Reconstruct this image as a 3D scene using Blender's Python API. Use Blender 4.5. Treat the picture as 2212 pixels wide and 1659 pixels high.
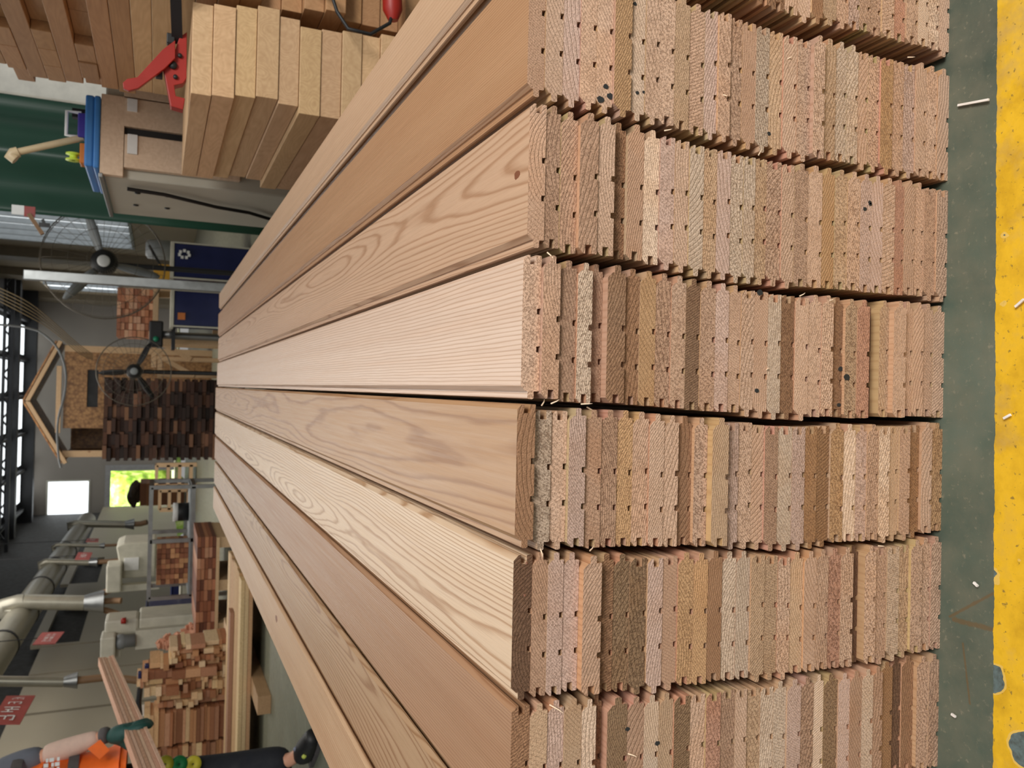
import bpy, bmesh, math, random
from mathutils import Vector, Matrix
random.seed(7)
for o in list(bpy.data.objects): bpy.data.objects.remove(o, do_unlink=True)
SC = bpy.context.scene
COL = SC.collection
# ------------------------------------------------------------------ camera
F = 1750.0; PITCH = math.radians(23.61); ROLL = math.radians(1.5); YAW = math.radians(0.6)
H = 0.739; D0 = 0.584
fw = Vector((math.cos(PITCH)*math.sin(YAW), math.cos(PITCH)*math.cos(YAW), -math.sin(PITCH)))
rt = Vector((math.cos(YAW), -math.sin(YAW), 0)); up = rt.cross(fw)
CX = -up*math.cos(ROLL) + rt*math.sin(ROLL); CY = rt*math.cos(ROLL) + up*math.sin(ROLL)
cd = bpy.data.cameras.new('camera'); cam = bpy.data.objects.new('camera', cd); COL.objects.link(cam)
cam.matrix_world = Matrix(((CX.x, CY.x, -fw.x, 0), (CX.y, CY.y, -fw.y, 0), (CX.z, CY.z, -fw.z, H), (0, 0, 0, 1)))
cd.sensor_fit = 'HORIZONTAL'; cd.sensor_width = 36.0; cd.lens = 36.0*F/2212
cd.clip_start = 0.02; cd.clip_end = 200
cd.dof.use_dof = True; cd.dof.focus_distance = 0.80; cd.dof.aperture_fstop = 14.0
SC.camera = cam
# ------------------------------------------------------------------ world, exposure, lights
SC.view_settings.view_transform = 'Standard'; SC.view_settings.look = 'None'
SC.view_settings.exposure = 0.0; SC.view_settings.gamma = 1.0; SC.view_settings.use_curve_mapping = False
W = bpy.data.worlds.new('world'); SC.world = W; W.use_nodes = True
bg = W.node_tree.nodes['Background']; bg.inputs[0].default_value = (1.0, 0.985, 0.96, 1); bg.inputs[1].default_value = 0.30
def area(name, loc, tgt, sx, sy, power, col=(1, 1, 1)):
    l = bpy.data.lights.new(name, 'AREA'); l.shape = 'RECTANGLE'; l.size = sx; l.size_y = sy; l.energy = power; l.color = col
    o = bpy.data.objects.new(name, l); COL.objects.link(o); o.location = loc
    o.rotation_euler = (Vector(tgt)-Vector(loc)).to_track_quat('-Z', 'Y').to_euler()
    return o
area('skylight_front', (1.7, -1.6, 3.3), (0.0, 0.6, 0.3), 1.8, 1.4, 186, (1.0, 0.99, 0.94))
area('skylight_near', (-0.6, 1.2, 4.4), (-0.2, 1.6, 0), 2.6, 3.6, 26, (0.98, 1.0, 1.0))
area('skylight_mid', (-1.0, 6.5, 4.3), (-0.8, 6.7, 0), 3.0, 3.0, 90, (1.0, 0.96, 0.88))
area('skylight_far', (-1.5, 13.0, 4.3), (-1.5, 13.2, 0), 4.0, 4.0, 250, (1.0, 0.96, 0.90))

# ------------------------------------------------------------------ helpers
def ray(px, py):
    return (fw + CX*((px-1106.0)/F) - CY*((py-829.5)/F))
def at(px, py, Y):                       # world point seen at a pixel, on the plane at forward distance Y
    d = ray(px, py); return Vector((0, 0, H)) + d*(Y/d.y)
def atz(px, py, Z):
    d = ray(px, py); return Vector((0, 0, H)) + d*((Z-H)/d.z)
def atx(px, py, X):
    d = ray(px, py); return Vector((0, 0, H)) + d*(X/d.x)
def pix(p):                              # image position of a world point
    d = Vector(p)-Vector((0, 0, H)); z = d.dot(fw); return (1106+F*d.dot(CX)/z, 829.5-F*d.dot(CY)/z)
def lin(r, g, b, k=1.0):
    def f(c):
        c /= 255.0; return (c/12.92 if c <= 0.04045 else ((c+0.055)/1.055)**2.4)*k
    return (f(r), f(g), f(b), 1.0)
def tag(o, label=None, cat=None, group=None, kind=None):
    if label: o['label'] = label
    if cat: o['category'] = cat
    if group: o['group'] = group
    if kind: o['kind'] = kind
    return o
def empty(name, loc=(0, 0, 0), rz=0.0):
    o = bpy.data.objects.new(name, None); COL.objects.link(o); o.location = loc; o.rotation_euler = (0, 0, rz); o.empty_display_size = 0.05
    return o
class MB:
    """collects boxes, tubes and loops; build() links them as one mesh object"""
    def __init__(s): s.v = []; s.f = []; s.sm = []
    def add(s, vs, fs, smooth=False):
        n = len(s.v); s.v += [Vector(v) for v in vs]; s.f += [tuple(i+n for i in f) for f in fs]; s.sm += [smooth]*len(fs); return s
    def box(s, x0, y0, z0, x1, y1, z1, rot=None, c=None):
        vs = [Vector((x, y, z)) for x in (x0, x1) for y in (y0, y1) for z in (z0, z1)]
        if rot is not None:
            c = Vector(c) if c is not None else Vector(((x0+x1)/2, (y0+y1)/2, (z0+z1)/2))
            vs = [rot @ (v-c) + c for v in vs]
        return s.add(vs, [(0, 1, 3, 2), (4, 6, 7, 5), (0, 4, 5, 1), (2, 3, 7, 6), (0, 2, 6, 4), (1, 5, 7, 3)])
    def beam(s, a, b, w, h, upv=(0, 0, 1)):
        a = Vector(a); b = Vector(b); d = (b-a).normalized(); u = Vector(upv); sd = d.cross(u)
        if sd.length < 1e-4: sd = d.cross(Vector((1, 0, 0)))
        sd.normalize(); u = sd.cross(d)
        vs = [p + sd*(i*w/2) + u*(j*h/2) for p in (a, b) for i, j in ((-1, -1), (1, -1), (1, 1), (-1, 1))]
        return s.add(vs, [(3, 2, 1, 0), (4, 5, 6, 7), (0, 1, 5, 4), (1, 2, 6, 5), (2, 3, 7, 6), (3, 0, 4, 7)])
    def tube(s, pts, r, n=10, cap=True):
        pts = [Vector(p) for p in pts]; rs = r if isinstance(r, (list, tuple)) else [r]*len(pts)
        rings = []; prev = None
        for i, p in enumerate(pts):
            t = (pts[min(i+1, len(pts)-1)] - pts[max(i-1, 0)]).normalized()
            if prev is None:
                u = t.cross(Vector((0, 0, 1)));
                if u.length < 1e-3: u = t.cross(Vector((1, 0, 0)))
            else: u = prev - t*prev.dot(t)
            u.normalize(); prev = u; w = t.cross(u)
            rings.append([p + (u*math.cos(2*math.pi*k/n) + w*math.sin(2*math.pi*k/n))*rs[i] for k in range(n)])
        vs = [v for rg in rings for v in rg]; fs = []
        for i in range(len(rings)-1):
            for k in range(n):
                fs.append((i*n+k, i*n+(k+1) % n, (i+1)*n+(k+1) % n, (i+1)*n+k))
        s.add(vs, fs, True)
        if cap:
            s.add(rings[0], [tuple(range(n))[::-1]]); s.add(rings[-1], [tuple(range(n))])
        return s
    def lathe(s, prof, c=(0, 0, 0), axis=(0, 0, 1), n=24):
        ax = Vector(axis).normalized(); u = ax.orthogonal().normalized(); w = ax.cross(u); c = Vector(c)
        vs = [c + ax*z + (u*math.cos(2*math.pi*k/n)+w*math.sin(2*math.pi*k/n))*r for r, z in prof for k in range(n)]
        fs = [(i*n+k, i*n+(k+1) % n, (i+1)*n+(k+1) % n, (i+1)*n+k) for i in range(len(prof)-1) for k in range(n)]
        return s.add(vs, fs, True)
    def prism(s, poly, y0, y1, axis='y'):
        n = len(poly)
        def P(a, b, y): return (a, y, b) if axis == 'y' else ((y, a, b) if axis == 'x' else (a, b, y))
        vs = [P(a, b, y0) for a, b in poly] + [P(a, b, y1) for a, b in poly]
        fs = [(i, (i+1) % n, n+(i+1) % n, n+i) for i in range(n)] + [tuple(range(n))[::-1], tuple(range(n, 2*n))]
        return s.add(vs, fs)
    def build(s, name, mat, parent=None, origin=None, bevel=0.0, fix=True):
        me = bpy.data.meshes.new(name); o = bpy.data.objects.new(name, me); COL.objects.link(o)
        org = Vector(origin) if origin is not None else Vector((0, 0, 0))
        me.from_pydata([tuple(v-org) for v in s.v], [], s.f)
        for p, sm in zip(me.polygons, s.sm): p.use_smooth = sm
        if fix:
            bm = bmesh.new(); bm.from_mesh(me); bmesh.ops.recalc_face_normals(bm, faces=bm.faces); bm.to_mesh(me); bm.free()
        if mat: me.materials.append(mat)
        o.location = org
        if parent is not None: o.parent = parent; o.location = org if True else o.location
        if bevel > 0:
            m = o.modifiers.new('bevel', 'BEVEL'); m.width = bevel; m.segments = 2; m.limit_method = 'ANGLE'
        me.update(); return o
# -------- node helper
class NT:
    def __init__(s, name):
        s.m = bpy.data.materials.new(name); s.m.use_nodes = True; s.t = s.m.node_tree; s.t.nodes.clear()
        s.out = s.t.nodes.new('ShaderNodeOutputMaterial'); s.b = s.t.nodes.new('ShaderNodeBsdfPrincipled'); s.t.links.new(s.b.outputs[0], s.out.inputs[0])
    def n(s, typ, **kw):
        n = s.t.nodes.new('ShaderNode'+typ)
        for k, v in kw.items(): setattr(n, k, v)
        return n
    def L(s, a, b):
        if isinstance(a, bpy.types.Node): a = a.outputs[0]
        s.t.links.new(a, b)
    def inp(s, sock, v):
        if isinstance(v, (int, float)): sock.default_value = v
        elif isinstance(v, (tuple, list)): sock.default_value = v
        else: s.L(v, sock)
    def math(s, op, a, b=None, c=None, clamp=False):
        n = s.n('Math', operation=op, use_clamp=clamp); s.inp(n.inputs[0], a)
        if b is not None: s.inp(n.inputs[1], b)
        if c is not None: s.inp(n.inputs[2], c)
        return n.outputs[0]
    def vmath(s, op, a, b=None):
        n = s.n('VectorMath', operation=op); s.inp(n.inputs[0], a)
        if b is not None: s.inp(n.inputs[1], b)
        return n.outputs['Value'] if op in ('LENGTH', 'DOT_PRODUCT') else n.outputs[0]
    def noise(s, vec, scale, detail=2, rough=0.5, dist=0.0):
        n = s.n('TexNoise'); s.inp(n.inputs['Vector'], vec); s.inp(n.inputs['Scale'], scale); n.inputs['Detail'].default_value = detail
        n.inputs['Roughness'].default_value = rough; n.inputs['Distortion'].default_value = dist; return n.outputs[0]
    def mix(s, f, a, b, mode='MIX'):
        n = s.n('Mix', data_type='RGBA', blend_type=mode); s.inp(n.inputs[0], f); s.inp(n.inputs[6], a); s.inp(n.inputs[7], b); return n.outputs[2]
    def ramp(s, f, stops, interp='LINEAR'):
        n = s.n('ValToRGB'); n.color_ramp.interpolation = interp; s.inp(n.inputs[0], f); e = n.color_ramp.elements
        while len(e) < len(stops): e.new(0.5)
        for i, (p, c) in enumerate(stops): e[i].position = p; e[i].color = c if len(c) == 4 else (*c, 1)
        return n.outputs[0]
    def rng(s, f, a, b, c, d):
        n = s.n('MapRange'); s.inp(n.inputs[0], f)
        for i, v in enumerate((a, b, c, d)): n.inputs[i+1].default_value = v
        return n.outputs[0]
    def attr(s, name):
        n = s.n('Attribute', attribute_type='OBJECT', attribute_name=name); return n
    def comb(s, x, y, z):
        n = s.n('CombineXYZ'); s.inp(n.inputs[0], x); s.inp(n.inputs[1], y); s.inp(n.inputs[2], z); return n.outputs[0]
    def bump(s, h, strength, dist, nrm=None):
        n = s.n('Bump'); n.inputs['Strength'].default_value = strength; n.inputs['Distance'].default_value = dist; s.inp(n.inputs['Height'], h)
        if nrm is not None: s.L(nrm, n.inputs['Normal'])
        return n.outputs[0]
def plain(name, col, rough=0.6, metal=0.0, var=0.12, scale=9.0, bump=0.0, coat=0.0):
    s = NT(name); g = s.n('TexCoord').outputs['Object']
    n = s.noise(g, scale, 4, 0.6)
    c = s.mix(s.rng(n, 0.3, 0.7, 0, 1), tuple(x*(1-var) for x in col[:3])+(1,), tuple(min(1, x*(1+var)) for x in col[:3])+(1,))
    s.L(c, s.b.inputs['Base Color']); s.b.inputs['Metallic'].default_value = metal
    s.L(s.rng(n, 0.3, 0.7, rough*0.85, min(1, rough*1.15)), s.b.inputs['Roughness'])
    s.b.inputs['Coat Weight'].default_value = coat
    if bump > 0: s.L(s.bump(s.noise(g, scale*12, 3), bump, 0.002), s.b.inputs['Normal'])
    return s.m
def wood(name, col, rough=0.6, ring=0.25, freq=140.0, knots=0.0, tinted=True):
    """sawn timber: grain runs along the object's long axis, given by the property 'axis' baked per material (x)"""
    s = NT(name); g = s.n('TexCoord').outputs['Object']; sep = s.n('SeparateXYZ'); s.L(g, sep.inputs[0])
    info = s.n('ObjectInfo'); sd = s.math('MULTIPLY', info.outputs['Random'], 37.0)
    v = s.comb(s.math('ADD', s.math('MULTIPLY', sep.outputs[0], 1.0), sd), s.math('MULTIPLY', sep.outputs[1], 0.12), s.math('ADD', sep.outputs[2], sd))
    w = s.noise(v, 9.0, 2); r = s.math('ADD', s.math('MULTIPLY', w, 0.5), s.math('MULTIPLY', sep.outputs[0], 0.4))
    rg = s.math('PINGPONG', s.math('MULTIPLY', r, freq), 1.0)
    fine = s.noise(v, 90.0, 3)
    base = s.mix(1.0, (*col[:3], 1), info.outputs['Color'], 'MULTIPLY') if tinted else (*col[:3], 1)
    c = s.mix(s.math('MULTIPLY', rg, ring), base, s.mix(1.0, base, (0.55, 0.42, 0.30, 1), 'MULTIPLY'))
    c = s.mix(s.rng(fine, 0.3, 0.75, 0, 0.35), c, s.mix(1.0, c, (0.6, 0.5, 0.4, 1), 'MULTIPLY'))
    if knots:
        vo = s.n('TexVoronoi'); s.L(v, vo.inputs['Vector']); vo.inputs['Scale'].default_value = 5.0
        k = s.rng(vo.outputs['Distance'], 0.05, 0.14, knots, 0)
        c = s.mix(k, c, s.mix(1.0, c, (0.42, 0.25, 0.14, 1), 'MULTIPLY'))
    s.L(c, s.b.inputs['Base Color']); s.b.inputs['Roughness'].default_value = rough
    s.L(s.bump(fine, 0.25, 0.001), s.b.inputs['Normal']); return s.m
# ================================================================== floor of the foreground hall
def floor_material():
    s = NT('painted_concrete'); g = s.n('TexCoord').outputs['Object']; sep = s.n('SeparateXYZ'); s.L(g, sep.inputs[0])
    n1 = s.noise(g, 3.0, 5, 0.6); n2 = s.noise(g, 22.0, 5, 0.65); n3 = s.noise(g, 160.0, 3, 0.6)
    green = s.ramp(n1, [(0.28, lin(66, 74, 66)), (0.5, lin(84, 96, 84)), (0.72, lin(110, 120, 108))])
    green = s.mix(s.rng(n2, 0.35, 0.75, 0, 0.65), green, lin(112, 108, 90))
    green = s.mix(s.rng(n3, 0.60, 0.75, 0, 0.5), green, lin(150, 140, 118))
    # two rusty drag marks beside the stack
    def seg(p, q, w):
        a = atz(*p, 0); b = atz(*q, 0); d = b-a; L2 = d.x*d.x+d.y*d.y
        rx = s.math('SUBTRACT', sep.outputs[0], a.x); ry = s.math('SUBTRACT', sep.outputs[1], a.y)
        t = s.math('DIVIDE', s.math('ADD', s.math('MULTIPLY', rx, d.x), s.math('MULTIPLY', ry, d.y)), L2, clamp=True)
        ds = s.vmath('LENGTH', s.comb(s.math('SUBTRACT', rx, s.math('MULTIPLY', t, d.x)), s.math('SUBTRACT', ry, s.math('MULTIPLY', t, d.y)), 0))
        return s.rng(s.math('ADD', ds, s.math('MULTIPLY', s.math('SUBTRACT', n3, .5), w*1.5)), w*.5, w*1.1, .75, 0)
    green = s.mix(s.math('MAXIMUM', seg((2052, 1332), (2145, 1282), .0016), s.math('MAXIMUM', seg((2060, 1338), (2150, 1362), .0030), seg((2080, 1390), (2095, 1520), .0012))), green, lin(104, 84, 56))
    # paler and less green towards the back hall
    yy = s.rng(sep.outputs[1], 2.0, 7.0, 0, 0.75)
    green = s.mix(yy, green, s.mix(s.rng(n2, 0.3, 0.7, 0, 1), lin(150, 142, 118), lin(120, 122, 104)))
    # yellow line across the floor, painted, chipped
    edge = s.math('ADD', sep.outputs[1], s.math('MULTIPLY', s.math('SUBTRACT', s.noise(g, 90.0, 3), 0.5), 0.004))
    edge = s.math('ADD', edge, s.math('MULTIPLY', sep.outputs[0], -0.011))
    band = s.math('MULTIPLY', s.math('LESS_THAN', edge, YL1), s.math('GREATER_THAN', edge, YL0))
    yel = s.ramp(n2, [(0.3, lin(196, 150, 30)), (0.55, lin(226, 178, 32)), (0.8, lin(204, 162, 60))])
    yel = s.mix(s.rng(s.noise(g, 9.0, 5, 0.7), 0.53, 0.66, 0, 0.5), yel, lin(176, 146, 96))
    yel = s.mix(s.rng(n3, 0.62, 0.70, 0, 0.8), yel, lin(120, 98, 50))
    chipn = s.noise(g, 30.0, 3, 0.55, 0.4)
    leftw = s.rng(sep.outputs[0], -0.40, -0.08, 0.27, 0.03)
    vo = s.n('TexVoronoi'); s.L(s.vmath('ADD', g, s.comb(0, 0, 0)), vo.inputs['Vector']); vo.inputs['Scale'].default_value = 27.0; vo.inputs['Randomness'].default_value = 1.0
    chipd = s.math('ADD', vo.outputs['Distance'], s.math('MULTIPLY', s.math('SUBTRACT', chipn, 0.5), 0.6))
    gate = s.math('GREATER_THAN', s.noise(g, 13.0, 1), 0.38)
    chip = s.math('MULTIPLY', s.math('LESS_THAN', chipd, s.math('MULTIPLY', leftw, 2.2)), gate)
    rim = s.math('MULTIPLY', s.math('LESS_THAN', chipd, s.math('ADD', s.math('MULTIPLY', leftw, 2.2), 0.06)), gate)
    yel = s.mix(s.math('MULTIPLY', rim, 0.7), yel, lin(222, 186, 100))
    yel = s.mix(chip, yel, s.mix(s.rng(n3, 0.4, 0.7, 0, 1), lin(96, 112, 112), lin(72, 78, 74)))
    c = s.mix(band, green, yel)
    s.L(c, s.b.inputs['Base Color']); s.L(s.rng(n2, 0.3, 0.7, 0.35, 0.6), s.b.inputs['Roughness'])
    h = s.math('ADD', s.math('MULTIPLY', n3, 0.4), s.math('ADD', s.math('MULTIPLY', chip, -0.8), n2))
    s.L(s.bump(h, 0.25, 0.002), s.b.inputs['Normal']); return s.m
YL1 = atz(2150, 829, 0).y; YL0 = YL1 - 0.12
fl = MB(); fl.box(-9, -2.0, -0.05, 7, 24, 0.0)
floor = fl.build('floor', floor_material()); tag(floor, kind='structure')

# ================================================================== cedar board material
def cedar():
    s = NT('cedar'); g = s.n('TexCoord').outputs['Object']; sep = s.n('SeparateXYZ'); s.L(g, sep.inputs[0])
    nrm = s.n('TexCoord').outputs['Normal']; ns = s.n('SeparateXYZ'); s.L(nrm, ns.inputs[0])
    isend = s.math('GREATER_THAN', s.math('ABSOLUTE', ns.outputs[1]), 0.7)
    info = s.n('ObjectInfo'); tint = info.outputs['Color']
    seed = s.attr('seed').outputs['Fac']; px = s.attr('pith_x').outputs['Fac']; pz = s.attr('pith_z').outputs['Fac']
    warp = s.attr('warp').outputs['Fac']; freq = s.attr('rings').outputs['Fac']; con = s.attr('contrast').outputs['Fac']
    face = s.attr('face').outputs['Color']; pits = s.attr('pits').outputs['Fac']
    sv = s.comb(seed, seed, s.math('MULTIPLY', seed, 1.7))
    gv = s.vmath('ADD', s.comb(sep.outputs[0], s.math('MULTIPLY', sep.outputs[1], 0.11), sep.outputs[2]), sv)
    low = s.math('SUBTRACT', s.noise(gv, 8.0, 1.5, 0.4), 0.5)
    mid = s.math('SUBTRACT', s.noise(gv, 55.0, 2, 0.5), 0.5)
    r = s.vmath('LENGTH', s.comb(s.math('SUBTRACT', sep.outputs[0], px), 0.0, s.math('SUBTRACT', sep.outputs[2], pz)))
    r = s.math('ADD', r, s.math('MULTIPLY', low, warp)); r = s.math('ADD', r, s.math('MULTIPLY', mid, 0.0035))
    fr = s.math('FRACT', s.math('MULTIPLY', r, freq))
    late = s.ramp(fr, [(0.0, (0.35,)*3), (0.12, (0.0,)*3), (0.62, (0.08,)*3), (0.86, (1,)*3), (0.94, (0.9,)*3), (1.0, (0.35,)*3)])
    # broad colour zones across the rings
    zone = s.noise(s.comb(s.math('ADD', s.math('MULTIPLY', r, 22.0), seed), 0.0, 0.0), 1.0, 3, 0.6)
    # faces: fibres along the length
    fv = s.vmath('ADD', s.comb(s.math('MULTIPLY', sep.outputs[0], 1.0), s.math('MULTIPLY', sep.outputs[1], 0.02), sep.outputs[2]), sv)
    fib = s.noise(fv, 900.0, 3, 0.6); fib2 = s.noise(fv, 220.0, 2, 0.5)
    fc = s.mix(s.rng(zone, 0.3, 0.75, 0.0, 0.55), face, s.mix(1.0, face, (0.78, 0.66, 0.56, 1), 'MULTIPLY'))
    fc = s.mix(s.math('MULTIPLY', late, con), fc, s.mix(1.0, fc, (0.58, 0.43, 0.31, 1), 'MULTIPLY'))
    fc = s.mix(s.rng(fib, 0.45, 0.8, 0, 0.35), fc, s.mix(1.0, fc, (0.72, 0.62, 0.54, 1), 'MULTIPLY'))
    fc = s.mix(s.rng(fib2, 0.45, 0.75, 0, 0.18), fc, s.mix(1.0, fc, (1.15, 1.1, 1.05, 1), 'MULTIPLY'))
    # ends: sawn, pitted, weathered in patches
    e1 = s.noise(s.vmath('ADD', g, sv), 30.0, 3, 0.6); e2 = s.noise(s.vmath('ADD', g, sv), 760.0, 3, 0.65); e3 = s.noise(s.vmath('ADD', g, sv), 480.0, 3, 0.7)
    ec = s.mix(s.rng(e1, 0.35, 0.68, 0, 0.55), tint, s.mix(1.0, tint, (0.84, 0.79, 0.74, 1), 'MULTIPLY'))
    big = s.rng(s.noise(s.vmath('ADD', g, sv), 11.0, 2, 0.5), 0.54, 0.62, 0, 0.4)
    ec = s.mix(big, ec, s.mix(1.0, ec, s.mix(s.math('FRACT', s.math('MULTIPLY', seed, 5.3)), (0.88, 0.86, 0.84, 1), (1.08, 0.94, 0.80, 1)), 'MULTIPLY'))
    ec = s.mix(s.math('MULTIPLY', late, s.rng(e2, 0.38, 0.62, 0.0, 0.55)), ec, s.mix(1.0, ec, (0.56, 0.47, 0.41, 1), 'MULTIPLY'))
    pit = s.rng(s.math('ADD', e3, s.math('MULTIPLY', s.math('SUBTRACT', e2, 0.5), 0.5)), 0.38, 0.50, 1, 0)
    ec = s.mix(s.math('MULTIPLY', pit, pits), ec, s.mix(1.0, ec, (0.45, 0.37, 0.32, 1), 'MULTIPLY'))
    ec = s.mix(s.rng(e2, 0.60, 0.78, 0, 0.6), ec, s.mix(1.0, ec, (1.40, 1.36, 1.3, 1), 'MULTIPLY'))
    c = s.mix(isend, fc, ec); s.L(c, s.b.inputs['Base Color'])
    s.L(s.math('ADD', s.math('MULTIPLY', isend, 0.35), s.rng(fib2, 0.3, 0.7, 0.34, 0.46)), s.b.inputs['Roughness'])
    s.b.inputs['Specular IOR Level'].default_value = 0.4
    he = s.math('ADD', s.math('MULTIPLY', e2, 0.9), s.math('ADD', s.math('MULTIPLY', pit, s.math('MULTIPLY', pits, -1.1)), s.math('MULTIPLY', late, -0.5)))
    hf = s.math('MULTIPLY', s.math('ADD', fib, s.math('MULTIPLY', late, -0.5)), 0.16)
    hmix = s.math('ADD', s.math('MULTIPLY', he, isend), s.math('MULTIPLY', hf, s.math('SUBTRACT', 1.0, isend)))
    s.L(s.bump(hmix, 0.75, 0.0010), s.b.inputs['Normal']); return s.m
CEDAR = cedar()
# tint families seen on the sawn ends: (display rgb, words)
TINT = {'P': ((201, 166, 142), 'pale pink'), 'G': ((194, 163, 148), 'lilac grey'), 'T': ((190, 154, 130), 'tan'), 'O': ((186, 146, 108), 'ochre'),
        'B': ((150, 112, 84), 'mid brown'), 'D': ((112, 82, 62), 'dark brown'), 'Y': ((188, 155, 126), 'straw'), 'S': ((196, 171, 150), 'silver grey'),
        'W': ((212, 183, 160), 'cream'), 'R': ((182, 136, 114), 'reddish'), 'K': ((174, 138, 114), 'grey brown'), 'L': ((142, 113, 86), 'olive brown'),
        'N': ((154, 115, 82), 'golden brown'), 'E': ((142, 110, 86), 'dark grey brown')}
# each pile: image rows where one board ends and the next starts, and the tint of each end (top to bottom); dark tints of recessed rows hold part of their shade
PILE = {
 1: ([1141, 1179, 1219, 1256, 1292, 1328, 1366, 1399.5, 1431, 1464, 1497, 1530.5, 1559, 1586, 1614, 1643.5, 1673, 1703, 1733, 1762, 1787, 1817.5, 1843, 1868, 1891.5, 1916, 1943, 1969, 1994, 2017, 2042, 2067], 'KPGPPOWPPYTGTTKSYPPPYSSTTOTGPPP', 100, 260),
 2: ([1139.5, 1177, 1209.5, 1246, 1286.5, 1324, 1358, 1394, 1428, 1460.5, 1491, 1522.5, 1551, 1581.5, 1609.5, 1635.5, 1661, 1693, 1720, 1750, 1782, 1810, 1836, 1863, 1888, 1913, 1940, 1961, 1984, 2005.5, 2030, 2054], 'TKKKPBKWGPSYGSSYTPTPOYPGGPRTTTP', 390, 515),
 3: ([1128, 1168, 1206, 1245, 1277.5, 1309, 1348.5, 1382.5, 1417.5, 1450, 1482, 1512.5, 1545, 1574.5, 1601, 1630, 1659, 1688, 1717.5, 1747, 1775, 1801, 1828, 1852.5, 1879.5, 1902.5, 1923, 1950, 1974, 1997, 2019.5, 2044], 'PTKSKEBOKPETGTPTSBPPPBYRDYPTTTP', 710, 775),
 4: ([1108, 1147.5, 1188, 1223, 1259, 1296.5, 1331.5, 1364.5, 1399.5, 1432, 1464, 1496.5, 1525, 1560, 1591, 1621, 1647, 1676, 1707, 1735, 1762, 1789, 1817, 1844, 1868, 1892.5, 1916.5, 1937, 1960, 1985, 2008, 2032.5], 'BSPGKKOTPPBPYGPTKSGNNOWGTWYTNPO', 1030, 1045),
 5: ([1107, 1148, 1180, 1214, 1248, 1287.5, 1321.5, 1356.5, 1393, 1426, 1458, 1491, 1522.5, 1554, 1585, 1615, 1644.5, 1673, 1700, 1729, 1755, 1781, 1808, 1835, 1858.5, 1883, 1908.5, 1934, 1954, 1978.5, 2002, 2024], 'DKGGTBLLGKOOBSSYYPYTTRPDPTSYPPP', 1350, 1305),
 6: ([1103.5, 1143, 1181, 1217, 1253.5, 1285, 1310, 1353, 1389, 1421, 1452.5, 1487.5, 1520, 1552, 1583.5, 1609, 1639, 1667, 1694.5, 1724.5, 1753, 1774.5, 1804.5, 1829, 1855, 1879.5, 1902, 1929, 1951, 1976, 2001, 2023], 'BYGYWBLKSYLPRKPYSSGKWLGKWKNDBTT', 1600, 1574),
}
SEAM = {
 1: [(1130, -128), (1330, -60), (1500, 0), (1559, 12), (1611, 27), (1664, 52), (1730, 75), (1794, 82), (1849, 97), (1904, 111), (1954, 124), (2010, 138), (2068, 155)],
 2: [(1141, 205), (1183, 220), (1237, 240), (1278, 242), (1320, 254), (1368, 263), (1410, 275), (1461, 286), (1503, 303), (1552, 310), (1600, 325), (1655, 331), (1724, 350), (1794, 357), (1849, 365), (1904, 379), (1973, 387), (2048, 401)],
 3: [(1137, 533), (1183, 549), (1222, 560), (1276, 566), (1344, 570), (1393, 581), (1454, 590), (1495, 597), (1539, 607), (1600, 615), (1655, 620), (1724, 630), (1794, 638), (1877, 646), (1960, 648), (2029, 657)],
 4: [(1126, 860), (1165, 873), (1226, 880), (1287, 882), (1348, 885), (1422, 893), (1483, 898), (1544, 900), (1617, 902), (1655, 910), (1724, 911), (1794, 911), (1849, 916), (1915, 913), (1987, 908), (2032, 914)],
 5: [(1104, 1180), (1141, 1188), (1202, 1191), (1263, 1194), (1324, 1194), (1397, 1193), (1470, 1192), (1544, 1188), (1605, 1187), (1628, 1188), (1683, 1194), (1738, 1190), (1794, 1182), (1849, 1179), (1918, 1173), (1987, 1162), (2020, 1157)],
 6: [(1116, 1513), (1171, 1519), (1235, 1505), (1310, 1507), (1384, 1504), (1453, 1493), (1523, 1488), (1592, 1478), (1628, 1477), (1697, 1468), (1766, 1457), (1835, 1449), (1904, 1438), (1946, 1422), (2015, 1413)],
}
def interp(tab, x):
    if x <= tab[0][0]: return tab[0][1]
    for (a, b), (c, d) in zip(tab, tab[1:]):
        if x <= c: return b + (d-b)*(x-a)/(c-a)
    return tab[-1][1]
SEAMZ = {k: sorted((at(px, py, D0).z, at(px, py, D0).x) for px, py in v) for k, v in SEAM.items()}
HEI = {}
for k, (xs, codes, ya, yb) in PILE.items():
    zs = [at(x, ya+(yb-ya)*(x-1140)/900.0, D0).z for x in xs]
    sc = zs[0]/(zs[0]-zs[-1]); HEI[k] = [(z-zs[-1])*sc for z in zs]
HEI[0] = [z*1.0 for z in HEI[1]]; HEI[7] = [z*0.997 for z in HEI[6]]; HEI[8] = [z*1.002 for z in HEI[5]]
CODES = {k: v[1] for k, v in PILE.items()}
CODES[0] = 'TPKPTGPTYPKPTGPBBPPBYTGTTPRPWWP'; CODES[7] = 'TPYKGTPBSPTYKPGTPPSYTKPBTGPYTPK'; CODES[8] = 'PTKYPGTSPPBTYPKGTPSTPYKTGPTBPTY'
PITCHW = 0.2055*D0; LEN = 3.60
DEPTH = {(2, 3): -.006, (2, 4): -.003, (3, 1): -.003, (3, 4): .006, (3, 5): -.001, (3, 24): .010, (3, 26): -.006, (4, 0): -.005, (4, 3): -.003, (4, 10): .003,
         (4, 12): -.007, (5, 4): -.006, (5, 23): .008, (6, 5): .011, (6, 6): .001, (6, 26): .004, (6, 27): .005, (6, 28): .004, (5, 28): -.003, (1, 19): -.004, (1, 5): -.002, (3, 21): .002, (4, 28): .003, (2, 5): .004}
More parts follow.
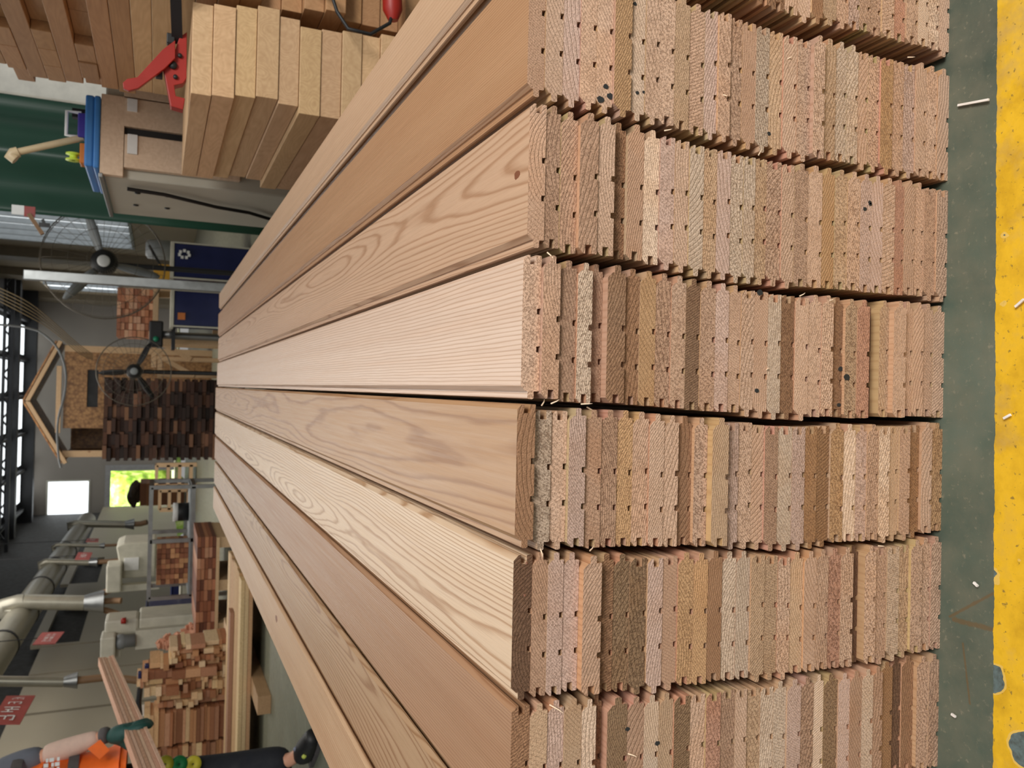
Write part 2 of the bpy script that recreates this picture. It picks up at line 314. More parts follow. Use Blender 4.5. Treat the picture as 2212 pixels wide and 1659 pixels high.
ORD = 'zeroth first second third fourth fifth sixth seventh eighth ninth tenth eleventh twelfth thirteenth fourteenth fifteenth sixteenth seventeenth eighteenth nineteenth twentieth twenty-first twenty-second twenty-third twenty-fourth twenty-fifth twenty-sixth twenty-seventh twenty-eighth twenty-ninth thirtieth'.split()
rb = random.Random(11)
def board_mesh(w, t, flip, rr, rough=1.0):
    """tongue-and-groove section, face up, two relief grooves underneath; swept along +Y from 0"""
    b = w*0.459; c = t*0.29; tn = 0.0062; th = t*0.17; zt = t*0.46; j = lambda a=0.00022: rr.uniform(-a, a)*rough
    sl = 0.0072; sh = t*0.165; gw = 0.0026; gd = 0.0031
    nc = -w*0.055 + rr.uniform(-.01, .01)*w; n1 = nc - w*0.128; n2 = nc + w*0.128
    if flip: n1, n2 = -n2, -n1
    P = [(-b+c*0.9, t), (-b, t-c*0.9), (-b+j(), zt+th), (-b-tn+0.0007, zt+th), (-b-tn, zt+th*0.5), (-b-tn, zt-th*0.6), (-b-tn+0.0008, zt-th), (-b+j(), zt-th), (-b+j(), 0.0004), (-b+0.0005, 0)]
    for n in (n1, n2):
        P += [(n-gw, 0), (n-gw+0.0004, gd), (n+gw-0.0004, gd), (n+gw, 0)]
    P += [(b-0.0005, 0), (b+j(), 0.0004), (b+j(.0004), zt-sh), (b-sl, zt-sh+j()), (b-sl, zt+sh+j()), (b+j(.0004), zt+sh), (b, t-c*0.9), (b-c*0.9, t)]
    if flip: P = [(-x, z) for x, z in P][::-1]
    return P
def subdiv_loop(P, rr, step=0.006, amp=0.00018):
    out = []
    for (x0, z0), (x1, z1) in zip(P, P[1:]+P[:1]):
        out.append((x0, z0)); L = math.hypot(x1-x0, z1-z0); n = int(L/step)
        for i in range(1, n):
            f = i/n; out.append((x0+(x1-x0)*f+rr.uniform(-amp, amp)*(abs(z1-z0) > abs(x1-x0)), z0+(z1-z0)*f))
    return out
def make_board(name, P, length, mat, ydepth=0.0):
    n = len(P); me = bpy.data.meshes.new(name)
    vs = [(x, 0, z) for x, z in P] + [(x, length, z) for x, z in P]
    fs = [(i, (i+1) % n, n+(i+1) % n, n+i) for i in range(n)] + [tuple(range(n))[::-1], tuple(range(n, 2*n))]
    me.from_pydata(vs, [], fs)
    bm = bmesh.new(); bm.from_mesh(me); bmesh.ops.recalc_face_normals(bm, faces=bm.faces); bm.to_mesh(me); bm.free()
    me.materials.append(mat); o = bpy.data.objects.new(name, me); COL.objects.link(o); return o
TOPFACE = {0: ((196, 163, 134), 0.22, .012, 260, 'pale tan cedar board along the edge of the stack beside the pine planks'),
           1: ((178, 138, 104), 0.55, .015, 520, 'brown straight-grained cedar board on top, beside the pale edge board'),
           2: ((196, 161, 133), 0.66, .060, 300, 'peach cedar board on top with swirling grain and a small knot'),
           3: ((220, 194, 175), 0.62, .010, 330, 'palest pinkish cedar board on top with fine straight grain'),
           4: ((178, 140, 104), 0.72, .045, 260, 'tan cedar board on top with dark grey grain streaks and brown end'),
           5: ((214, 188, 160), 0.85, .055, 380, 'cream cedar board on top with bold wavy yellow grain, knotty dark end'),
           6: ((168, 130, 100), 0.60, .018, 420, 'reddish brown cedar board on top, grooved edge beside the cream board'),
           7: ((174, 142, 110), 0.80, .070, 300, 'olive tan cedar board on top with flame grain, second from the outer edge'),
           8: ((194, 160, 126), 0.42, .030, 220, 'outermost cedar board on top, pale with orange streak, beside the open floor')}
FLIPRUN = {}
for c in range(9):
    seq = []; 
    while len(seq) < 31: seq += [rb.random() < 0.5]*rb.choice((3, 4, 5, 7))
    FLIPRUN[c] = seq
for k in range(8): FLIPRUN[1][k] = False
for c in range(9): FLIPRUN[c][0] = False
BOARDS = []
for c in range(9):
    hs = HEI[c]
    for k in range(31):
        z1, z0 = hs[k], hs[k+1]; zm = (z0+z1)/2; t = z1 - z0 - 0.00025; w = PITCHW
        def sx(i):
            if i in SEAMZ: return interp(SEAMZ[i], zm)
            if i == 0: return interp(SEAMZ[1], zm) + 0.68*PITCHW + .013
            return interp(SEAMZ[6], zm) - (i-6)*PITCHW*(1.0)
        xr, xl = sx(c), sx(c+1) + (.013 if c == 0 else 0)      # right and left limits of this board
        if c == 0: w = 0.68*PITCHW
        xm = (xr+xl)/2 + rb.uniform(-.0006, .0006)
        w = min(w, (xr-xl)/1.0) if c else w
        code = CODES[c][k]; (r, g, b), word = TINT[code]
        flip = FLIPRUN[c][k]
        o = make_board('cedar_board', subdiv_loop(board_mesh(w*0.985, t, flip, rb), rb), LEN + rb.uniform(-.01, .02), CEDAR)
        yd = DEPTH.get((c, k), 0.0) + rb.uniform(-.0012, .0012)
        o.location = (xm + (0.0025 if flip else -0.0025)*-1*0.5, D0 + yd, z0)
        jit = rb.uniform(0.95, 1.05)
        o.color = lin(r*jit, g*jit, b*jit, 1.28)
        o['seed'] = rb.uniform(0, 40.0)
        th = rb.choice((rb.uniform(.95, 1.4), rb.uniform(.95, 1.4), rb.uniform(1.75, 2.1), rb.uniform(.3, .9))); R = rb.uniform(.08, .40)
        o['pith_x'] = R*math.cos(th); o['pith_z'] = R*math.sin(th)*(-1 if k % 5 else 1)
        o['warp'] = rb.uniform(.004, .03); o['rings'] = rb.choice((280., 380., 500.)); o['contrast'] = rb.uniform(.2, .42); o['pits'] = rb.uniform(0.15, 0.75)
        fr_, fg_, fb_ = 202, 164, 132
        fc = lin(fr_*rb.uniform(.93, 1.03), fg_*rb.uniform(.93, 1.03), fb_*rb.uniform(.92, 1.04))
        if k == 0:
            f3, con, wp, rf, lab = TOPFACE[c]; fc = lin(*f3); o['contrast'] = con; o['warp'] = wp; o['rings'] = float(rf)
            o['pith_x'] = {2: .02, 5: -.02, 7: .03, 4: .01}.get(c, .18 if c % 2 else -.2); o['pith_z'] = {2: -.03, 5: -.05, 7: -.045, 4: -.06}.get(c, -.12)
        else:
            lab = f"{word} cedar board, {ORD[k]} below the top, {ORD[9-c]} pile from the worker's side"
        o['face'] = [fc[0], fc[1], fc[2]]
        tag(o, lab, 'board', 'tongue and groove cedar boards in the big stack')
        BOARDS.append(o)

# knots, ink marks and loose splinters that belong to single boards
def board_at(px, py):
    p = at(px, py, D0)
    for c in range(9):
        for k in range(31):
            o = BOARDS[c*31+k]
            if abs(o.location.x-p.x) < PITCHW*.5 and HEI[c][k+1] <= p.z <= HEI[c][k]: return o, p
    return None, p
INK = plain('ink_mark', lin(44, 44, 44), .8); KNOT = plain('knot_wood', lin(120, 70, 44), .5)
def patch(o, name, c, nrm, r1, r2, mat, seed):
    q = random.Random(seed); n = Vector(nrm); u = Vector((1, 0, 0)); v = n.cross(u); c = Vector(c)+n*.0003
    pts = [c+u*math.cos(a)*r1*q.uniform(.8, 1.15)+v*math.sin(a)*r2*q.uniform(.8, 1.15) for a in [i*math.pi/7 for i in range(14)]]
    m = MB(); m.add(pts+[p-n*.0006 for p in pts], [tuple(range(14)), tuple(range(14, 28))[::-1]]+[(i, (i+1) % 14, 14+(i+1) % 14, 14+i) for i in range(14)])
    b = m.build(name, mat, None, c); b.parent = o; b.location = c-o.location
for i, (px, py, r) in enumerate(((1308, 187, .0022), (1297, 215, .0032), (1317, 208, .0028), (1377, 200, .0016), (1391, 199, .0014), (1634, 844, .0022), (1821, 797, .0026), (1829, 815, .0036), (1817, 875, .0022), (1640, 632, .003), (1866, 452, .002), (1877, 438, .002), (1878, 442, .0018), (1420, 1606, .0022), (1356, 1575, .002), (1372, 8, .0016), (1662, 288, .002))):
    o, p = board_at(px, py)
    if o is not None: patch(o, 'ink_mark', (p.x, o.location.y-.0002, p.z), (0, -1, 0), r*.9, r*1.1, INK, i)
for i, (px, py, c, r) in enumerate(((1117, 378, 2, .0035), (597, 1336, 8, .0075), (1137, 1217, 5, .001), (1133, 1286, 5, .001))):
    o = BOARDS[c*31]; p = atz(px, py, HEI[c][0]-.0003); patch(o, 'knot', (p.x, p.y, HEI[c][0]-.0004), (0, 0, 1), r, r*(2.2 if c == 8 else 1.6), KNOT, 50+i)
q = random.Random(4)
SPL = plain('splinter_wood', lin(244, 214, 184), .6)
for (px, py, L) in ((1189, 1524, .013), (1356, 1629, .009), (1183, 545, .008), (1168, 876, .007), (1188, 872, .008), (1255, 873, .010), (1277, 880, .009), (1168, 1186, .010), (1275, 1190, .009), (1700, 128, .006), (1560, 205, .006), (1655, 800, .006), (1727, 640, .006), (1790, 650, .006), (1900, 1180, .006), (1960, 124, .007), (1640, 335, .009), (1350, 262, .006), (1436, 282, .007)):
    o, p = board_at(px, py)
    if o is None: continue
    a = Vector((p.x, o.location.y+.001, p.z)); d = Vector((q.uniform(-1, 1), -.8, q.uniform(-1, .3))).normalized()*L
    m = MB(); m.tube([a, a+d*.6+Vector((0, 0, -.0008)), a+d], [.0007, .0005, .0001], 5); b = m.build('splinter', SPL, None, a); b.parent = o; b.location = a-o.location
# ================================================================== materials shared by the hall
PINE = wood('pine', lin(208, 176, 138), 0.6, 0.22, 120.0, 0.7)
ENDW = wood('cedar_offcut', (.98, .96, .94, 1), 0.65, 0.35, 160.0)
OSB = NT('osb'); _g = OSB.n('TexCoord').outputs['Object']; _v = OSB.n('TexVoronoi'); OSB.L(_g, _v.inputs['Vector']); _v.inputs['Scale'].default_value = 26
OSB.L(OSB.mix(OSB.rng(OSB.math('ADD', OSB.math('MULTIPLY', OSB.noise(_g, 14, 4), 0.6), OSB.math('MULTIPLY', _v.outputs['Distance'], 0.5)), 0.3, 0.75, 0, 1), lin(176, 132, 84), lin(112, 76, 44)), OSB.b.inputs['Base Color']); OSB = OSB.m
STEEL = plain('galvanised_steel', lin(150, 152, 152), 0.35, 0.8, 0.1, 14)
GREYPAINT = plain('grey_paint', lin(128, 132, 134), 0.5, 0.0)
BLACK = plain('black_plastic', lin(22, 22, 24), 0.5, 0)
DARKSTEEL = plain('dark_steel', lin(40, 40, 42), 0.55, 0.3)
CREAM = plain('cream_paint', lin(190, 186, 170), 0.45)
BEIGE = plain('beige_panel', lin(158, 149, 130), 0.5, 0, 0.05, 1.2)
WHITE = plain('white_plastic', lin(228, 228, 226), 0.4)
REDP = plain('red_paint', lin(150, 28, 16), 0.45, 0, 0.1)
BLUEM = plain('blue_paint', lin(14, 24, 74), 0.4)
BLUEL = plain('blue_plastic', lin(58, 122, 190), 0.35)
GREEN = plain('green_sheet', lin(26, 66, 50), 0.35, 0, 0.12, 1.5)
DUCT = plain('duct_metal', lin(156, 152, 138), 0.36, 0.45, 0.12, 5)
HOSE = plain('brown_hose', lin(140, 108, 78), 0.6)
ORANGE = plain('orange_vest', lin(244, 110, 30), 0.6, 0, 0.06, 30, 0.3)
YEL = plain('yellow_plastic', lin(220, 200, 60), 0.45)
LIME = plain('lime_plastic', lin(196, 220, 70), 0.4)
PURPLE = plain('purple_plastic', lin(60, 46, 140), 0.4)
RUBBER = plain('beige_plastic', lin(196, 176, 140), 0.45)
def ext(x0, x1, y0, y1, Y):
    ym = (y0+y1)/2; xm = (x0+x1)/2
    return at(xm, y1, Y).x, at(xm, y0, Y).x, at(x1, ym, Y).z, at(x0, ym, Y).z      # left, right, bottom, top
def fbox(name, x0, x1, y0, y1, Y, dep, mat, parent=None, bevel=0.0, col=None, lab=None, cat=None, group=None, floor=False, local=None):
    l, r, b, t = ext(x0, x1, y0, y1, Y)
    if floor: b = 0.0
    m = MB(); m.box(l, Y, b, r, Y+dep, t); org = ((l+r)/2, Y+dep/2, b)
    o = m.build(name, mat, None, org, bevel)
    if col: o.color = lin(*col)
    if parent is not None: o.parent = parent; o.location = Vector(org)-parent.location
    if lab: tag(o, lab, cat, group)
    return o
def adopt(o, p):
    o.parent = p; o.location = o.location - p.location; return o
def plank(name, x0, x1, y0, y1, z0, z1, mat, rr, col=(1, 1, 1), lab=None, cat='plank', group=None, bevel=0.0015):
    """a sawn plank; its mesh is built around its own centre"""
    c = Vector(((x0+x1)/2, (y0+y1)/2, (z0+z1)/2)); m = MB(); m.box(x0, y0, z0, x1, y1, z1)
    o = m.build(name, mat, None, c, bevel)
    if max(col) > 2: col = lin(*col)
    k = rr.uniform(0.86, 1.06); o.color = (col[0]*k, col[1]*k*rr.uniform(.97, 1.02), col[2]*k*rr.uniform(.93, 1.03), 1)
    if lab: tag(o, lab, cat, group)
    return o
rr = random.Random(5)
# ---- low pile of thick pine planks
PX = [413, 456, 502.5, 546, 592, 634, 678.5, 721, 762, 800]
PY = [(5, 203), (10, 208), (10, 206), (12, 209), (33, 223), (56, 245), (60, 250), (64, 252), (72, 262), (72, 262), (70, 262), (68, 262), (66, 262), (66, 262)]
Y1 = 2.0; zs = [at(x, 150, Y1).z for x in PX]; tt = (zs[0]-zs[-1])/9
while zs[-1] - tt > 0.004: zs.append(zs[-1]-tt)
zs = [z + (0 - zs[-1])*(i/(len(zs)-1)) for i, z in enumerate(zs)]
for i in range(len(zs)-1):
    a, b = PY[min(i, len(PY)-1)]; xm = min(820, PX[0]+43*i+20)
    x0, x1 = at(xm, b, Y1).x, at(xm, a, Y1).x
    plank('pine_plank', x0, x1, Y1 + (0.0 if i % 2 else .004), Y1+0.80+rr.uniform(-.02, .02), zs[i+1]+.0006, zs[i]-.0006, PINE, rr, (1.05, 1.0, .95),
          f"thick pale pine plank, {'top' if i == 0 else ORD[i]+' below the top'} of the low pile under the red clamp", 'plank', 'thick pine planks in the low pile under the clamp')
P1TOP = zs[0]; P1R = max(at(430, 0, Y1).x, at(800, 64, Y1).x) + 0.012
# ---- tall pile behind it, layers lengthwise and crosswise
X2 = at(430, 2, Y1).x + 0.03; n = 0
lays = []; z = 0.0; li = 0
while z < 1.34:
    t = 0.0485; cross = (z > P1TOP+0.16 and li % 2 == 1)
    lays.append((z, z+t-.001, cross)); z += t; li += 1
for i, (z0, z1, cross) in enumerate(lays):
    if cross:
        y = 1.99
        k = 0
        while y < 2.82:
            w = rr.choice((.13, .16, .18)); k += 1; w = min(w, 2.95-y)
            plank('pine_plank', X2 + rr.choice((0, 0.004, 0.03)), X2+0.62, y+.001, y+w-.001, z0, z1, PINE, rr, (.74, .60, .48),
                  f"crosswise pine plank in tall pile by clamp, layer {i+1} up, {ORD[k]} from camera end", 'plank', 'planks in the tall pine pile beside the clamp')
            y += w
    else:
        for k in range(2):
            plank('pine_plank', X2+k*0.31 + rr.uniform(0, .008), X2+(k+1)*0.31-.002, 2.0+rr.uniform(-.05, .05), 2.78+rr.uniform(-.04, .06), z0, z1, PINE, rr, (.74, .60, .48) if z0 > P1TOP+.12 or z0 < P1TOP-.05 else (1.02, .98, .88),
                  f"lengthwise pine plank in tall pile by clamp, layer {i+1} up, {'aisle side' if k == 0 else 'far side'}", 'plank', 'planks in the tall pine pile beside the clamp')
# ---- red bar clamp on top of the low pile
def c1(x, y): return (x/4.148, y/4.148)
YC = 2.06
def poly3(pts, Y, dep, name, mat, parent=None):
    P = [at(px, py, Y) for px, py in pts]; m = MB(); m.prism([(p.x, p.z) for p in P], Y, Y+dep)
    c = sum(P, Vector())/len(P); c.y = Y+dep/2
    o = m.build(name, mat, None, c, 0.0012)
    if parent is not None: adopt(o, parent)
    return o
cl = empty('bar_clamp', at(400, 150, YC)); tag(cl, 'red bar clamp with black bar lying on the low pine pile', 'clamp')
body = poly3([c1(*p) for p in ((1675, 285), (1610, 330), (1560, 470), (1450, 560), (1480, 690), (1530, 950), (1640, 982), (1658, 880), (1575, 860), (1560, 765), (1640, 745), (1672, 700))], YC, .03, 'clamp_body', REDP, cl)
poly3([c1(*p) for p in ((1570, 360), (1460, 440), (1230, 690), (1140, 705), (1100, 740), (1105, 790), (1155, 812), (1240, 790), (1480, 610), (1570, 520))], YC-.012, .012, 'handle', REDP, cl)
for p in ((1550, 585), (1612, 500), (1572, 690)):
    q = at(*c1(*p), YC-.002); m = MB(); m.lathe([(0, -.004), (.009 if p[0] == 1550 else .005, -.004), (.009 if p[0] == 1550 else .005, .003), (0, .003)], q, (0, 1, 0), 14); adopt(m.build('rivet', BLACK, None, q), cl)  # black discs drawn where the clamp body has dark holes
m = MB(); a = at(383, 92, YC+.018); b = at(378, -60, 1.93); m.beam(a, b, .012, .024); adopt(m.build('bar', BLACK, None, a), cl)
m = MB(); q = at(*c1(1425, 655), YC+.01); m.box(q.x-.012, q.y-.01, q.z-.008, q.x+.012, q.y+.01, q.z+.008); adopt(m.build('release_lever', BLACK, None, q, .002), cl)
m = MB(); q = at(*c1(1530, 355), YC+.01); m.box(q.x-.012, q.y-.01, q.z-.009, q.x+.012, q.y+.01, q.z+.009); adopt(m.build('trigger', BLACK, None, q, .002), cl)
# ---- steel cabinet with pine front, blue lid and small things on top
YB = 2.98
xl = at(300, 386, YB).x; xr_ = xl+0.62; zt = at(216, 300, YB).z
cab = empty('machine_cabinet', (xl+.3, YB, 0)); tag(cab, 'grey white steel machine cabinet with cable down its side and slotted pine front', 'cabinet')
m = MB(); m.box(xl, YB+.03, 0, xr_, YB+.66, zt-.012); adopt(m.build('body', plain('cabinet_paint', lin(176, 172, 158), 0.4, 0.0, .06, 4), None, (xl, YB+.03, 0), .006), cab)
for (a, b, c, d) in ((217, 268, 205, 378), (268, 520, 229, 289), (268, 520, 306, 376), (268, 520, 180, 226)):
    adopt(fbox('front_board', a, b, c, d, YB, .028, wood('ash_board', lin(216, 190, 164), .5, .12, 60, 0, False) if a == 217 else bpy.data.materials['ash_board'], None, .0015), cab)
for (a, b, c, d) in ((275, 297, 213, 240), (275, 297, 290, 332)):
    adopt(fbox('white_slider', a, b, c, d, YB-.008, .008, WHITE, None, .001), cab)
l, r, b, t = ext(268, 520, 288, 307, YB); m = MB(); m.box(l, YB+.02, b, r, YB+.029, t); adopt(m.build('dark_slot', BLACK, None, (l, YB, b)), cab)  # black strip standing in for the shade in the gap between boards
m = MB(); zz = zt-.012; m.box(xl-.012, YB-.01, zz, xl+.004, YB+.68, zz+.014); adopt(m.build('edge_strip', STEEL, None, (xl, YB, zz), .003), cab)
m = MB(); m.tube([(xl-.012, YB+.12, zt-.08), (xl-.014, YB+.14, zt-.2), (xl-.014, YB+.26, zt-.38), (xl-.014, YB+.30, zt-.5), (xl-.012, YB+.42, zt-.62), (xl-.01, YB+.5, zt-.75)], .007, 8)
adopt(m.build('cable', BLACK, None, (xl, YB, zt)), cab)
for i, (dy, dz) in enumerate(((.12, .06), (.12, .16), (.34, .05), (.34, .16))):
    q = (xl, YB+.1+dy, zt-.05-dz); m = MB(); m.lathe([(0, -.006), (.01, -.004), (.01, 0), (0, 0)], q, (1, 0, 0), 10); adopt(m.build('screw', DARKSTEEL, None, q), cab)
# blue tray
l, r, b, t = ext(183, 215, 205, 362, YB); m = MB()
m.box(l, YB-.005, zt, r, YB+.40, zt+(t-b)*.45); m.box(l+.004, YB, zt+(t-b)*.45, r, YB+.4, t); tr = m.build('blue_crate', BLUEL, None, ((l+r)/2, YB, zt), .006); tag(tr, 'flat blue plastic crate lying on the machine cabinet', 'crate')
CRT = t
def ontop(px, py): return at(px, py, YB+.1)
g = empty('tape_gun', (ontop(180, 270).x, YB+.1, CRT)); tag(g, 'purple tool with white loop handle standing on the blue crate', 'tool')
l, r, b, t = ext(168, 183, 247, 299, YB+.1); m = MB(); m.box(l, YB+.08, CRT, r, YB+.14, CRT+.028); adopt(m.build('base', PURPLE, None, (l, YB, CRT), .004), g)
l, r, b, t = ext(143, 172, 240, 292, YB+.1); m = MB(); m.tube([(l, YB+.11, CRT+.02), (l, YB+.11, t), (r, YB+.11, t), (r, YB+.11, CRT+.02)], .006, 8); adopt(m.build('loop_handle', WHITE, None, (l, YB, CRT)), g)
m = MB(); m.box(r-.01, YB+.13, CRT, r+.02, YB+.16, CRT+.05); adopt(m.build('bristles', BLACK, None, (r, YB, CRT)), g)
g = empty('plastic_pipe', ontop(170, 300)); g.location.z = CRT; tag(g, 'beige plastic pipe with elbow end leaning up from the blue crate', 'pipe')
a = ontop(170, 296); a.z = CRT+.012; b = at(40, 328, YB+.1); m = MB(); m.tube([a, b], .011, 14); adopt(m.build('shaft', RUBBER, None, a), g)
c = at(22, 336, YB+.1); m = MB(); m.tube([b, (b+c)/2+Vector((0, 0, .004)), c, c+Vector((-.012, 0, -.016))], [.0165, .018, .018, .016], 16); adopt(m.build('elbow', RUBBER, None, b), g)
g = empty('tape_dispenser', ontop(180, 340)); g.location.z = CRT; tag(g, 'lime green tape roll holder on orange base at the crate corner', 'tape dispenser')
l, r, b, t = ext(170, 183, 312, 355, YB+.1); m = MB(); m.box(l, YB+.08, CRT, r, YB+.14, CRT+.02); adopt(m.build('base', plain('orange_plastic', lin(200, 110, 30), .4), None, (l, YB, CRT), .003), g)
q = Vector(((l+r)/2-.01, YB+.11, CRT+.04)); m = MB(); m.lathe([(.006, -.012), (.024, -.012), (.024, -.008), (.012, -.006), (.012, .006), (.024, .008), (.024, .012), (.006, .012)], q, (1, 0, 0), 18); adopt(m.build('roll', LIME, None, q), g)
# cable with a red plug hanging in front of the tall pile
g = empty('power_cable', at(800, 60, 1.93)); tag(g, 'dark power cable looped in front of the tall pine pile, red plug at its end', 'cable')
P = [at(*p) for p in ((640, -60, 1.95), (716, -12, 1.94), (728, 25, 1.93), (752, 62, 1.92), (800, 74, 1.91), (842, 50, 1.91), (850, 18, 1.92))]
m = MB(); m.tube(P, .0045, 8); adopt(m.build('cord', BLACK, None, P[0]), g)
c = P[-1]; m = MB(); m.tube([c+Vector((-.03, 0, 0)), c+Vector((-.005, 0, .002)), c+Vector((.03, 0, .004)), c+Vector((.07, .0, .01))], [.012, .024, .024, .018], 16); adopt(m.build('plug', REDP, None, c), g)
# ---- green sheet, white column
YG = 5.3
x0 = at(250, 478, YG).x; x1 = at(250, 236, YG).x; n = 40; m = MB(); vs = []; fs = []
for i in range(n+1):
    f = i/n; x = x0+(x1-x0)*f; yy = YG + .035*math.sin(f*9) + .012*math.sin(f*23+1) - .12*math.sin(f*math.pi)
    for z in (0.03, 0.8, 1.6, 2.6): vs.append((x, yy, z))
fs = [(i*4+k, (i+1)*4+k, (i+1)*4+k+1, i*4+k+1) for i in range(n) for k in range(3)]
m.add(vs, fs, True); o = m.build('welding_curtain', GREEN, None, (x0, YG, 0)); sm = o.modifiers.new('solid', 'SOLIDIFY'); sm.thickness = .006
tag(o, 'tall glossy dark green sheet hanging behind the machine cabinet', 'curtain')
g = empty('wall_notice', at(50, 456, 5.1)); tag(g, 'small red and white notice with brown stick high on the green sheet', 'notice')
adopt(fbox('white_plate', 25, 52, 443, 463, 5.1, .01, WHITE), g); adopt(fbox('red_plate', 52, 76, 446, 468, 5.1, .01, REDP), g)
a, b = at(62, 462, 5.09), at(92, 506, 5.06); m = MB(); m.beam(a, b, .012, .02); adopt(m.build('stick', HOSE, None, a), g)
a = at(98, 486, 5.06); m = MB(); m.beam(at(92, 474, 5.06), at(98, 488, 5.06), .01, .016); m.beam(at(84, 485, 5.06), at(108, 487, 5.06), .012, .022); adopt(m.build('hook', BLACK, None, a), g)
m = MB(); xa = at(90, 248, 5.8).x; xb = at(90, 222, 5.8).x; m.box(xa, 5.72, 0, xb+.1, 5.9, 4.2); tag(m.build('trim_7', plain('beige_column', lin(150, 134, 112), .6), None, (xa, 5.7, 0)), kind='structure')
m = MB(); xa = at(90, 220, 5.6).x; xb = at(90, 150, 5.6).x; m.box(xa, 5.5, 0, xb, 5.7, 4.2); o = m.build('trim_1', plain('white_column', lin(236, 232, 222), .5), None, (xa, 5.5, 0)); tag(o, kind='structure')
# ================================================================== the hall: walls, roof, openings
YF = 38.0; XR = 3.5; XL = -5.2
def hole_wall(x0, x1, z0, z1, holes, Y, dep, name, mat):
    """upright wall across the hall with rectangular openings (x0,x1,z0,z1)"""
    xs = sorted({x0, x1, *[h[0] for h in holes], *[h[1] for h in holes]}); zs = sorted({z0, z1, *[h[2] for h in holes], *[h[3] for h in holes]})
    m = MB()
    for a, b in zip(xs, xs[1:]):
        for c, d in zip(zs, zs[1:]):
            if any(h[0] <= (a+b)/2 <= h[1] and h[2] <= (c+d)/2 <= h[3] for h in holes): continue
            m.box(a, Y, c, b, Y+dep, d)
    o = m.build(name, mat, None, (0, Y, 0)); tag(o, kind='structure'); return o
wl, wr, wb, wt = ext(102, 190, 1040, 1162, YF); dl, dr, db, dt = ext(237, 400, 1016, 1174, YF)
hole_wall(-9, XR+.3, 0, 7, [(wl, wr, wb, wt), (dl, dr, 0, dt)], YF, .25, 'wall_far', plain('far_wall_paint', lin(140, 132, 122), .7, 0, .08, .8))
E = NT('daylit_glass'); E.b.inputs['Base Color'].default_value = (.8, .85, .9, 1); E.b.inputs['Emission Color'].default_value = (.93, .98, 1, 1); E.b.inputs['Emission Strength'].default_value = 1.6; EMI = E.m
w = empty('window_1', (wl, YF+.1, wb)); tag(w, kind='structure')
m = MB(); m.box(wl, YF+.12, wb, wr, YF+.14, wt); adopt(m.build('window_pane', EMI, None, (wl, YF, wb)), w)
m = MB()
for a, b, c, d in ((wl-.06, wl, wb-.06, wt+.06), (wr, wr+.06, wb-.06, wt+.06), (wl, wr, wb-.06, wb), (wl, wr, wt, wt+.06)): m.box(a, YF-.03, c, b, YF, d)
adopt(m.build('window_frame', CREAM, None, (wl, YF, wb)), w)
dd = empty('door_1', (dl, YF, 0)); tag(dd, kind='structure'); m = MB()
for a, b, c, d in ((dl-.25, dl, 0, dt+.2), (dr, dr+.25, 0, dt+.2), (dl, dr, dt, dt+.2)): m.box(a, YF-.05, c, b, YF, d)
adopt(m.build('door_frame', plain('door_frame_paint', lin(150, 148, 146), .5), None, (dl, YF, 0)), dd)
# outside: ground, shrubs and pale bank seen through the door
m = MB(); m.box(-22, YF+.25, -.1, 14, 70, -.02); o = m.build('ground_outside', plain('outside_ground', lin(170, 170, 140), .8)); tag(o, kind='structure')
LEAF = NT('leaves_green'); _g = LEAF.n('TexCoord').outputs['Object']; LEAF.L(LEAF.ramp(LEAF.noise(_g, 3.5, 5), [(.3, lin(96, 140, 44)), (.5, lin(160, 196, 70)), (.7, lin(214, 226, 150))]), LEAF.b.inputs['Base Color']); LEAF = LEAF.m
def blob(name, c, r, mat, seed, sq=(1, 1, 1), sub=4, amp=.35, nz=.04):
    bm = bmesh.new(); bmesh.ops.create_icosphere(bm, subdivisions=sub, radius=1.0); q = random.Random(seed); ph = [(Vector((q.uniform(-1, 1), q.uniform(-1, 1), q.uniform(-1, 1))).normalized()*q.uniform(2, 7), q.uniform(0, 6)) for _ in range(14)]
    for v in bm.verts:
        n = v.co.copy(); d = 1+amp*sum(math.sin(n.dot(k)+p) for k, p in ph)/6+q.uniform(-nz, nz)
        v.co = Vector((n.x*sq[0], n.y*sq[1], n.z*sq[2]))*r*d
    me = bpy.data.meshes.new(name); bm.to_mesh(me); bm.free(); me.materials.append(mat); o = bpy.data.objects.new(name, me); COL.objects.link(o); o.location = c; return o
for i, (px, py, Y, r, lab) in enumerate(((300, 1032, 52, 2.2, 'lime green tree outside the far door, beside its right jamb'), (292, 1085, 46, 2.4, 'lime green tree outside the far door, in the middle of the opening'), (310, 1150, 41, 1.5, 'low green shrub outside the far door behind the silver duct'))):
    q = at(px, py, Y); t = empty('tree', (q.x, q.y, 0)); tag(t, lab, 'tree', 'trees outside the far door')
    f = blob('crown', q, r, LEAF, i, (1, .8, 1.1)); adopt(f, t)
    m = MB(); m.tube([(q.x, q.y, -.02), (q.x+.1, q.y, q.z)], .12, 8); adopt(m.build('trunk', DARKSTEEL, None, (q.x, q.y, 0)), t)
ol = bpy.data.lights.new('outdoor_daylight', 'AREA'); ol.size = 8; ol.energy = 5200; oo = bpy.data.objects.new('outdoor_daylight', ol); COL.objects.link(oo); oo.location = (-4, 40, 9); oo.rotation_euler = (Vector((-5, 46, 1))-Vector((-4, 40, 9))).to_track_quat('-Z', 'Y').to_euler()  # area lamp added outside to brighten the trees, in place of sun
